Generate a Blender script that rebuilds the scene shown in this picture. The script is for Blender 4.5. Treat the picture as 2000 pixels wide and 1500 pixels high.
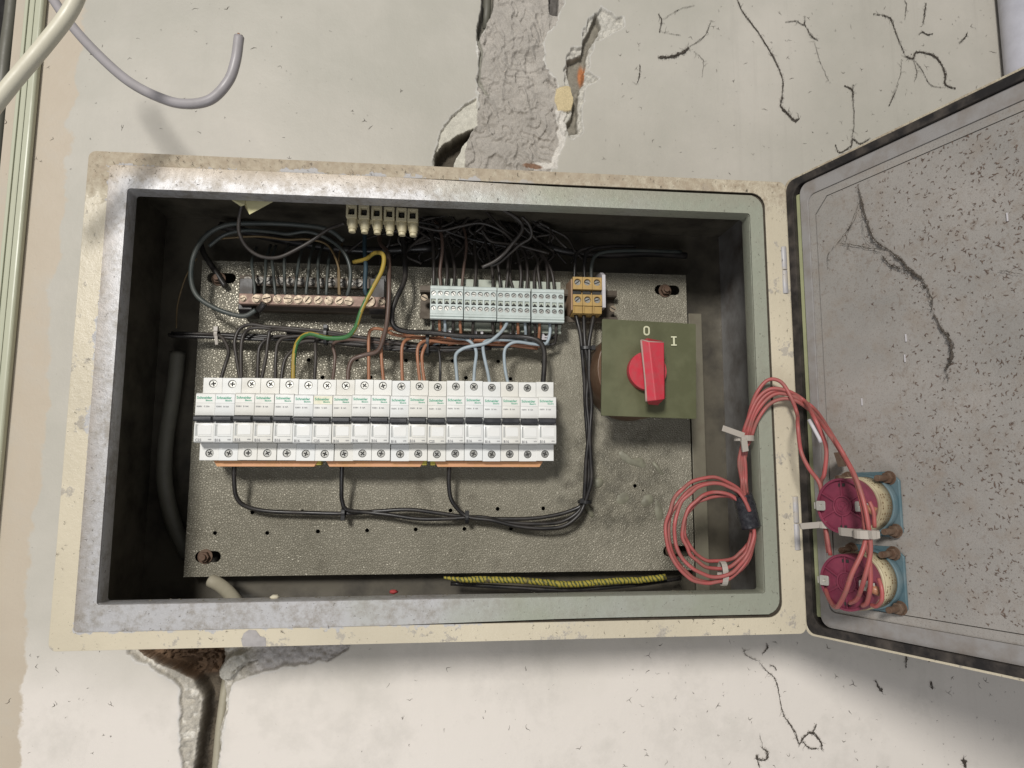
import bpy, bmesh, math, random
import numpy as np
from mathutils import Vector, Matrix
from mathutils.geometry import tessellate_polygon
random.seed(7); rng = np.random.default_rng(7)
S = bpy.context.scene
for o in list(bpy.data.objects): bpy.data.objects.remove(o)
COL = S.collection

# ------------------------------------------------------------------ camera
F, PITCH, YAW, ROLL = 1258.26, 0.1149, -0.0950, -0.003
CP = np.array([311.43, -557.3, -260.75])
def rotm(a, b, c):
    ca,sa,cb,sb,cc,sc = math.cos(a),math.sin(a),math.cos(b),math.sin(b),math.cos(c),math.sin(c)
    Rx=np.array([[1,0,0],[0,ca,-sa],[0,sa,ca]]); Rz=np.array([[cb,-sb,0],[sb,cb,0],[0,0,1]]); Ry=np.array([[cc,0,sc],[0,1,0],[-sc,0,cc]])
    return Rz@Rx@Ry
RM = rotm(PITCH, YAW, ROLL)
cd = bpy.data.cameras.new('camera'); cam = bpy.data.objects.new('camera', cd); COL.objects.link(cam)
cd.sensor_width = 36; cd.lens = F/2000*36; cd.clip_start = 0.01; cd.clip_end = 50
mw = Matrix.Identity(4)
for i in range(3):
    mw[i][0] = RM[i,0]; mw[i][1] = RM[i,2]; mw[i][2] = -RM[i,1]; mw[i][3] = CP[i]*0.001
cam.matrix_world = mw
S.camera = cam

# ------------------------------------------------------------------ light
w = bpy.data.worlds.new('World'); S.world = w; w.use_nodes = True
w.node_tree.nodes['Background'].inputs[0].default_value = (0.98, 0.985, 1.0, 1)
w.node_tree.nodes['Background'].inputs[1].default_value = 0.22
def area(name, loc, target, size, power, col):
    l = bpy.data.lights.new(name, 'AREA'); l.shape = 'DISK'; l.size = size; l.energy = power; l.color = col
    o = bpy.data.objects.new(name, l); COL.objects.link(o); o.location = Vector(loc)*0.001
    o.rotation_euler = (Vector(target)-Vector(loc)).to_track_quat('-Z', 'Y').to_euler()
    return o
area('ceiling_lamp', (-760, -3500, 1150), (300, 60, -220), 0.70, 140, (1.0, 0.97, 0.92))
area('low_fill', (150, -950, -1150), (250, 100, -450), 0.6, 4.2, (0.96, 0.97, 1.0))  # added soft fill with no real source behind it, brightens the lower wall
S.view_settings.view_transform = 'Standard'; S.view_settings.look = 'None'
S.view_settings.exposure = 0.0; S.view_settings.gamma = 1.0
S.cycles.max_bounces = 6

# ------------------------------------------------------------------ helpers
def P(u, v, y):                     # point of the depth layer y (mm behind the cabinet front) seen at (u, v)
    d = RM @ np.array([(u-1000)/F, 1, (750-v)/F]); t = (y-CP[1])/d[1]
    return CP + t*d
TH = math.radians(66)
H0 = np.array([623.9, 2.0, 0.0]); DV = np.array([math.cos(TH), -math.sin(TH), 0.045]); DN = np.array([-math.sin(TH), -math.cos(TH), 0])
def DT(p):                          # door space (along, depth behind inner face, up) -> world mm
    return H0 + DV*p[0] - DN*p[1] + np.array([0, 0, p[2]])
def PD(u, v, o=0.0):                # door space coordinates of the layer o (mm proud of hinge plane) seen at (u, v)
    d = RM @ np.array([(u-1000)/F, 1, (750-v)/F]); t = ((H0+DN*o-CP)@DN)/(d@DN); X = CP+t*d-H0-DN*o
    k = X[0]/DV[0]
    return (k, -o, X[2]-DV[2]*k)

def node_mat(name):
    m = bpy.data.materials.new(name); m.use_nodes = True; nt = m.node_tree
    return m, nt, nt.nodes['Principled BSDF']
def N(nt, t, **k):
    n = nt.nodes.new(t)
    for a, b in k.items():
        if a.startswith('i_'): n.inputs[int(a[2:]) if a[2:].isdigit() else a[2:].replace('_', ' ')].default_value = b
        else: setattr(n, a, b)
    return n
def noise(nt, vec, scale, detail=4, rough=0.55):
    n = N(nt, 'ShaderNodeTexNoise'); n.inputs['Scale'].default_value = scale; n.inputs['Detail'].default_value = detail; n.inputs['Roughness'].default_value = rough
    nt.links.new(vec, n.inputs['Vector']); return n.outputs['Fac']
def ramp(nt, fac, a, b, ca=(0,0,0,1), cb=(1,1,1,1)):
    r = N(nt, 'ShaderNodeValToRGB'); r.color_ramp.elements[0].position = a; r.color_ramp.elements[1].position = b
    r.color_ramp.elements[0].color = ca; r.color_ramp.elements[1].color = cb
    nt.links.new(fac, r.inputs[0]); return r.outputs[0]
def mix(nt, fac, a, b):
    m = N(nt, 'ShaderNodeMix', data_type='RGBA')
    for s, v in ((m.inputs[0], fac), (m.inputs[6], a), (m.inputs[7], b)):
        if isinstance(v, (int, float)): s.default_value = v
        elif isinstance(v, tuple): s.default_value = v if len(v) == 4 else (*v, 1)
        else: nt.links.new(v, s)
    return m.outputs[2]
def mathn(nt, op, a, b=None, c=None, clamp=False):
    m = N(nt, 'ShaderNodeMath', operation=op); m.use_clamp = clamp
    for i, v in enumerate((a, b, c)):
        if v is None: continue
        if isinstance(v, (int, float)): m.inputs[i].default_value = v
        else: nt.links.new(v, m.inputs[i])
    return m.outputs[0]
def bump(nt, bsdf, h, strength, dist):
    b = N(nt, 'ShaderNodeBump'); b.inputs['Strength'].default_value = strength; b.inputs['Distance'].default_value = dist
    nt.links.new(h, b.inputs['Height']); nt.links.new(b.outputs[0], bsdf.inputs['Normal'])
def pos(nt):
    g = N(nt, 'ShaderNodeNewGeometry'); return g.outputs['Position']
def simple(name, col, rough=0.5, metal=0.0, dirt=None, amt=0.5, scale=60, bmp=0.0, bscale=300, spec=0.5, obj=False):
    m, nt, b = node_mat(name); b.inputs['Roughness'].default_value = rough; b.inputs['Metallic'].default_value = metal
    b.inputs['Specular IOR Level'].default_value = spec
    if obj:
        v = N(nt, 'ShaderNodeTexCoord').outputs['Object']
    else: v = pos(nt)
    c2 = dirt if dirt else tuple(x*0.72 for x in col)
    f = ramp(nt, noise(nt, v, scale, 5, 0.6), 0.42, 0.72)
    f2 = mathn(nt, 'MULTIPLY', f, amt)
    nt.links.new(mix(nt, f2, col, c2), b.inputs['Base Color'])
    r = mathn(nt, 'MULTIPLY_ADD', f, 0.22, rough, clamp=True); nt.links.new(r, b.inputs['Roughness'])
    if bmp: bump(nt, b, noise(nt, v, bscale, 3), bmp, 0.0004)
    return m

# wall paint, with broken patches through the "patch" attribute (albedo in rgb, coverage in alpha)
def wall_material():
    m, nt, b = node_mat('wall_paint'); v = pos(nt); L = nt.links
    sep = N(nt, 'ShaderNodeSeparateXYZ'); L.new(v, sep.inputs[0])
    big = noise(nt, v, 5, 5, 0.6); mid = noise(nt, v, 22, 6, 0.65); fine = noise(nt, v, 400, 3)
    base = mix(nt, ramp(nt, big, 0.35, 0.68), (0.40, 0.385, 0.335), (0.50, 0.472, 0.42))
    # the wall is greyer above and paler below the cabinet
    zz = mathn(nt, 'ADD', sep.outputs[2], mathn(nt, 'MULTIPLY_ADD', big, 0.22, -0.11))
    pale_low = N(nt, 'ShaderNodeMapRange'); pale_low.inputs[1].default_value = -0.40; pale_low.inputs[2].default_value = -0.52
    pale_low.interpolation_type = 'SMOOTHSTEP'; L.new(zz, pale_low.inputs[0])
    base = mix(nt, pale_low.outputs[0], base, (0.665, 0.62, 0.57))
    # tan undercoat at the left
    xx = mathn(nt, 'ADD', sep.outputs[0], mathn(nt, 'MULTIPLY_ADD', mid, 0.035, -0.0175))
    xx = mathn(nt, 'ADD', xx, mathn(nt, 'MULTIPLY_ADD', big, 0.05, -0.025))
    tan = N(nt, 'ShaderNodeMapRange'); tan.inputs[1].default_value = -0.104; tan.inputs[2].default_value = -0.107; L.new(xx, tan.inputs[0])
    base = mix(nt, tan.outputs[0], base, mix(nt, mid, (0.435, 0.37, 0.29), (0.50, 0.44, 0.355)))
    # grey smears, streaks running down
    mp = N(nt, 'ShaderNodeMapping'); mp.inputs['Scale'].default_value = (55, 1, 2.2); L.new(v, mp.inputs[0])
    st = noise(nt, mp.outputs[0], 1.0, 6, 0.7)
    f = mathn(nt, 'MULTIPLY', ramp(nt, st, 0.56, 0.80), 0.28)
    rt = N(nt, 'ShaderNodeMapRange'); rt.inputs[1].default_value = 0.45; rt.inputs[2].default_value = 0.75; rt.inputs[3].default_value = 0.8; rt.inputs[4].default_value = 1.9; L.new(sep.outputs[0], rt.inputs[0]); f = mathn(nt, 'MULTIPLY', f, mathn(nt, 'MULTIPLY', rt.outputs[0], mathn(nt, 'MULTIPLY_ADD', pale_low.outputs[0], -0.8, 1.0))); base = mix(nt, f, base, (0.36, 0.34, 0.30))
    f = mathn(nt, 'MULTIPLY', ramp(nt, noise(nt, v, 11, 7, 0.7), 0.50, 0.75), 0.5)
    base = mix(nt, f, base, (0.40, 0.38, 0.34))
    sp = ramp(nt, noise(nt, v, 260, 2, 0.8), 0.70, 0.74); sp = mathn(nt, 'MULTIPLY', sp, 0.55)
    base = mix(nt, sp, base, (0.2, 0.18, 0.15))
    at = N(nt, 'ShaderNodeAttribute', attribute_name='patch'); cov = N(nt, 'ShaderNodeAttribute', attribute_name='cover').outputs['Fac']
    grain = mix(nt, ramp(nt, noise(nt, v, 700, 4, 0.7), 0.3, 0.7), (0.78, 0.78, 0.78), (1.12, 1.12, 1.12))
    mm = N(nt, 'ShaderNodeMix', data_type='RGBA', blend_type='MULTIPLY'); mm.inputs[0].default_value = 1
    L.new(at.outputs['Color'], mm.inputs[6]); L.new(grain, mm.inputs[7])
    L.new(mix(nt, cov, base, mm.outputs[2]), b.inputs['Base Color'])
    b.inputs['Roughness'].default_value = 0.55; b.inputs['Specular IOR Level'].default_value = 0.35
    r = mathn(nt, 'MULTIPLY_ADD', cov, 0.4, 0.5); L.new(r, b.inputs['Roughness'])
    h = mathn(nt, 'MULTIPLY_ADD', fine, mathn(nt, 'MULTIPLY_ADD', cov, 1.2, 0.12), mathn(nt, 'MULTIPLY', mid, 2.0))
    bump(nt, b, h, 0.5, 0.0008)
    return m

def frame_material(name, paint, bare, grime):   # cabinet paint, worn: more grime near the top left
    m, nt, b = node_mat(name); v = pos(nt); L = nt.links
    sep = N(nt, 'ShaderNodeSeparateXYZ'); L.new(v, sep.inputs[0])
    n1 = noise(nt, v, 30, 7, 0.7); n2 = noise(nt, v, 130, 6, 0.7); n3 = noise(nt, v, 8, 4, 0.5)
    top = N(nt, 'ShaderNodeMapRange'); top.inputs[1].default_value = -0.05; top.inputs[2].default_value = -0.004; L.new(sep.outputs[2], top.inputs[0])
    left = N(nt, 'ShaderNodeMapRange'); left.inputs[1].default_value = 0.62; left.inputs[2].default_value = 0.0; L.new(sep.outputs[0], left.inputs[0])
    g = mathn(nt, 'MULTIPLY', top.outputs[0], mathn(nt, 'MULTIPLY_ADD', left.outputs[0], 0.52, 0.33))
    g = mathn(nt, 'ADD', g, mathn(nt, 'MULTIPLY_ADD', n1, 1.2, -0.55))
    g = mathn(nt, 'ADD', g, mathn(nt, 'MULTIPLY_ADD', n2, 0.8, -0.40))
    gf = ramp(nt, g, 0.18, 0.50)
    c = mix(nt, ramp(nt, n3, 0.4, 0.6), paint, tuple(x*0.88 for x in paint))
    bf = ramp(nt, mathn(nt, 'ADD', n1, mathn(nt, 'MULTIPLY', n2, 0.4)), 0.775, 0.80)
    bf = mathn(nt, 'MULTIPLY', bf, 0.7)
    c = mix(nt, bf, c, mix(nt, n2, bare, tuple(x*.7 for x in bare)))
    c = mix(nt, mathn(nt, 'MULTIPLY', gf, mathn(nt, 'MULTIPLY_ADD', ramp(nt, n2, 0.35, 0.6), 0.55, 0.38)), c, mix(nt, noise(nt, v, 70, 6, .75), grime, tuple(x*1.5 for x in grime)))
    d = mathn(nt, 'MAXIMUM', mathn(nt, 'SUBTRACT', 0.018, sep.outputs[0]), mathn(nt, 'MAXIMUM', mathn(nt, 'ADD', sep.outputs[2], 0.012), mathn(nt, 'SUBTRACT', -0.398, sep.outputs[2])))
    d = mathn(nt, 'SUBTRACT', mathn(nt, 'ADD', mathn(nt, 'MULTIPLY_ADD', n1, 0.036, -0.0175), mathn(nt, 'MULTIPLY_ADD', n2, 0.010, -0.005)), d)
    ww = mathn(nt, 'MULTIPLY', d, 1100.0, clamp=True)
    ww = mathn(nt, 'MULTIPLY', ww, ramp(nt, left.outputs[0], 0.28, 0.5))
    c = mix(nt, mathn(nt, 'MULTIPLY', ww, 0.9), c, mix(nt, n2, (0.34, 0.33, 0.33), (0.50, 0.50, 0.51)))
    sp = mathn(nt, 'MULTIPLY', ramp(nt, noise(nt, v, 330, 2, 0.6), 0.66, 0.72), 0.6)
    c = mix(nt, sp, c, (0.10, 0.08, 0.06))
    L.new(c, b.inputs['Base Color'])
    L.new(mathn(nt, 'MULTIPLY_ADD', gf, 0.4, 0.34), b.inputs['Roughness'])
    bump(nt, b, mathn(nt, 'ADD', n2, mathn(nt, 'MULTIPLY', gf, 0.9)), 0.55, 0.0012)
    return m
def collar_material():   # ground bare metal at the left, grey green paint at the right
    m, nt, b = node_mat('collar_metal'); v = pos(nt); L = nt.links
    sep = N(nt, 'ShaderNodeSeparateXYZ'); L.new(v, sep.inputs[0])
    n1 = noise(nt, v, 40, 7, 0.75); n2 = noise(nt, v, 190, 6, 0.75); n3 = noise(nt, v, 9, 4, 0.5)
    xx = mathn(nt, 'ADD', sep.outputs[0], mathn(nt, 'MULTIPLY_ADD', n3, 0.6, -0.3))
    r = N(nt, 'ShaderNodeMapRange'); r.inputs[1].default_value = 0.25; r.inputs[2].default_value = 0.46; L.new(xx, r.inputs[0])
    c = mix(nt, r.outputs[0], (0.42, 0.415, 0.42), (0.315, 0.33, 0.265))
    mp = N(nt, 'ShaderNodeMapping'); mp.inputs['Scale'].default_value = (12, 12, 12); L.new(v, mp.inputs[0])
    f = mathn(nt, 'MULTIPLY', ramp(nt, mathn(nt, 'MULTIPLY_ADD', n1, 0.6, mathn(nt, 'MULTIPLY', n2, 0.4)), 0.47, 0.60), mathn(nt, 'MULTIPLY_ADD', r.outputs[0], -0.50, 0.72))
    c = mix(nt, f, c, (0.22, 0.195, 0.16))
    # dirt gathered along the groove and the opening edge
    ex = mathn(nt, 'ABSOLUTE', mathn(nt, 'SUBTRACT', sep.outputs[0], 0.3105)); ez = mathn(nt, 'ABSOLUTE', mathn(nt, 'ADD', sep.outputs[2], 0.205))
    eo = mathn(nt, 'MAXIMUM', mathn(nt, 'SUBTRACT', ex, 0.2925), mathn(nt, 'SUBTRACT', ez, 0.193))
    eo = mathn(nt, 'ADD', mathn(nt, 'MULTIPLY', eo, 160.0), mathn(nt, 'MULTIPLY_ADD', n1, 2.2, -0.75)); eo = mathn(nt, 'ADD', eo, mathn(nt, 'MULTIPLY_ADD', n2, 1.0, -0.5), None, True)
    c = mix(nt, mathn(nt, 'MULTIPLY', eo, 0.55), c, (0.20, 0.165, 0.12))
    lb = N(nt, 'ShaderNodeMapRange'); lb.inputs[1].default_value = 0.030; lb.inputs[2].default_value = 0.017; L.new(mathn(nt, 'ADD', sep.outputs[0], mathn(nt, 'MULTIPLY_ADD', n1, .03, -.015)), lb.inputs[0])
    c = mix(nt, mathn(nt, 'MULTIPLY', lb.outputs[0], 0.65), c, (0.24, 0.20, 0.16))
    top = N(nt, 'ShaderNodeMapRange'); top.inputs[1].default_value = -0.034; top.inputs[2].default_value = -0.012; L.new(sep.outputs[2], top.inputs[0])
    g = mathn(nt, 'MULTIPLY', ramp(nt, mathn(nt, 'ADD', mathn(nt, 'MULTIPLY_ADD', top.outputs[0], 0.45, -0.15), n1), 0.42, 0.58), top.outputs[0])
    c = mix(nt, mathn(nt, 'MULTIPLY', g, mathn(nt, 'MULTIPLY_ADD', r.outputs[0], -0.6, 0.9)), c, (0.29, 0.24, 0.18))
    sp = mathn(nt, 'MULTIPLY', ramp(nt, noise(nt, v, 420, 2, 0.6), 0.67, 0.73), 0.7)
    c = mix(nt, sp, c, (0.08, 0.07, 0.06))
    L.new(c, b.inputs['Base Color']); b.inputs['Metallic'].default_value = 0.25
    L.new(mathn(nt, 'MULTIPLY_ADD', n1, 0.4, 0.26), b.inputs['Roughness'])
    bump(nt, b, mathn(nt, 'ADD', n2, mathn(nt, 'MULTIPLY', n1, 1.5)), 0.45, 0.0007)
    return m
def hammer_material():   # hammertone paint of the mounting plate
    m, nt, b = node_mat('hammertone_paint'); v = pos(nt); L = nt.links
    w = noise(nt, v, 900, 2); 
    wv = N(nt, 'ShaderNodeVectorMath', operation='MULTIPLY_ADD'); cmb = N(nt, 'ShaderNodeCombineXYZ')
    for i in range(3): L.new(w, cmb.inputs[i])
    L.new(cmb.outputs[0], wv.inputs[0]); wv.inputs[1].default_value = (.0016,)*3; L.new(v, wv.inputs[2])
    vo = N(nt, 'ShaderNodeTexVoronoi', feature='DISTANCE_TO_EDGE'); vo.inputs['Scale'].default_value = 440; vo.inputs['Randomness'].default_value = 1; L.new(wv.outputs[0], vo.inputs['Vector'])
    e = ramp(nt, vo.outputs['Distance'], 0.0, 0.24)
    n1 = noise(nt, v, 14, 6, 0.65); n2 = noise(nt, v, 60, 5, 0.6)
    c = mix(nt, ramp(nt, n1, 0.35, 0.7), (0.385, 0.358, 0.285), (0.29, 0.27, 0.21))
    sep = N(nt, 'ShaderNodeSeparateXYZ'); L.new(v, sep.inputs[0])
    lf = N(nt, 'ShaderNodeMapRange'); lf.inputs[1].default_value = 0.45; lf.inputs[2].default_value = 0.10; lf.inputs[3].default_value = 0.12; lf.inputs[4].default_value = 0.42; L.new(mathn(nt, 'ADD', sep.outputs[0], mathn(nt, 'MULTIPLY_ADD', n1, .4, -.2)), lf.inputs[0])
    c = mix(nt, mathn(nt, 'MULTIPLY', mathn(nt, 'MULTIPLY_ADD', e, -1.0, 1.0), lf.outputs[0]), c, (0.085, 0.08, 0.06))
    # oily stain on the right, where a device was glued
    sx = mathn(nt, 'MULTIPLY', mathn(nt, 'SUBTRACT', sep.outputs[0], 0.490), 14.5); sz = mathn(nt, 'MULTIPLY', mathn(nt, 'ADD', sep.outputs[2], 0.280), 15.0)
    d = mathn(nt, 'SQRT', mathn(nt, 'ADD', mathn(nt, 'MULTIPLY', sx, sx), mathn(nt, 'MULTIPLY', sz, sz)))
    d = mathn(nt, 'ADD', d, mathn(nt, 'MULTIPLY_ADD', n2, 1.6, -0.8))
    s = ramp(nt, d, 0.55, 1.1, (1,1,1,1), (0,0,0,1))
    c = mix(nt, mathn(nt, 'MULTIPLY', s, 0.62), c, mix(nt, ramp(nt, n2, .38, .62), (0.10, 0.093, 0.07), (0.27, 0.25, 0.19)))
    n4 = noise(nt, v, 26, 7, 0.72); c = mix(nt, mathn(nt, 'MULTIPLY', ramp(nt, n4, 0.54, 0.70), 0.45), c, (0.13, 0.115, 0.085))
    n5 = noise(nt, v, 1500, 2, 0.5); c = mix(nt, mathn(nt, 'MULTIPLY', ramp(nt, n5, 0.45, 0.65), 0.28), c, (0.12, 0.11, 0.085))
    c = mix(nt, mathn(nt, 'MULTIPLY', ramp(nt, noise(nt, v, 330, 2, 0.6), 0.70, 0.74), 0.7), c, (0.05, 0.045, 0.035))
    L.new(c, b.inputs['Base Color']); b.inputs['Metallic'].default_value = 0.25; b.inputs['Roughness'].default_value = 0.36
    bump(nt, b, mathn(nt, 'ADD', e, mathn(nt, 'MULTIPLY', n2, 2.0)), 0.7, 0.0006)
    return m
def door_material():
    m, nt, b = node_mat('door_inner_paint'); v = pos(nt); L = nt.links
    n1 = noise(nt, v, 12, 5, 0.6); n2 = noise(nt, v, 900, 2, 0.6); n3 = noise(nt, v, 60, 5, 0.6)
    c = mix(nt, ramp(nt, n1, 0.35, 0.65), (0.27, 0.256, 0.238), (0.335, 0.312, 0.288))
    c = mix(nt, mathn(nt, 'MULTIPLY', ramp(nt, n2, 0.55, 0.7), 0.5), c, (0.17, 0.15, 0.14))
    c = mix(nt, mathn(nt, 'MULTIPLY', ramp(nt, n3, 0.50, 0.72), 0.5), c, (0.25, 0.205, 0.165))
    n4 = noise(nt, v, 230, 4, 0.7); n5 = noise(nt, v, 7, 4, 0.6)
    c = mix(nt, mathn(nt, 'MULTIPLY', mathn(nt, 'MULTIPLY', ramp(nt, n4, 0.54, 0.64), ramp(nt, n5, 0.40, 0.62)), 0.55), c, (0.17, 0.125, 0.095))
    c = mix(nt, mathn(nt, 'MULTIPLY', ramp(nt, noise(nt, v, 30, 8, 0.8), 0.66, 0.76), 0.6), c, (0.17, 0.10, 0.06))
    L.new(c, b.inputs['Base Color']); b.inputs['Roughness'].default_value = 0.42
    bump(nt, b, noise(nt, v, 500, 3), 0.35, 0.0004)
    return m
def braid_material():
    m, nt, b = node_mat('yellow_green_braid'); v = pos(nt); L = nt.links
    wv = N(nt, 'ShaderNodeTexWave'); wv.inputs['Scale'].default_value = 90; wv.inputs['Distortion'].default_value = 4; wv.inputs['Detail Scale'].default_value = 3
    mp = N(nt, 'ShaderNodeMapping'); mp.inputs['Rotation'].default_value = (0, 0.45, 0); L.new(v, mp.inputs[0]); L.new(mp.outputs[0], wv.inputs[0])
    c = mix(nt, ramp(nt, wv.outputs['Fac'], 0.25, 0.5), (0.07, 0.085, 0.025), (0.36, 0.30, 0.045))
    c = mix(nt, ramp(nt, noise(nt, v, 120, 4), 0.58, 0.7), c, (0.09, 0.07, 0.04))
    L.new(c, b.inputs['Base Color']); b.inputs['Roughness'].default_value = 0.7
    return m
def hotmat(name, cols, rough=.5):
    return simple(name, cols[0], rough, 0, cols[1], 0.8, 120)

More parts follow.
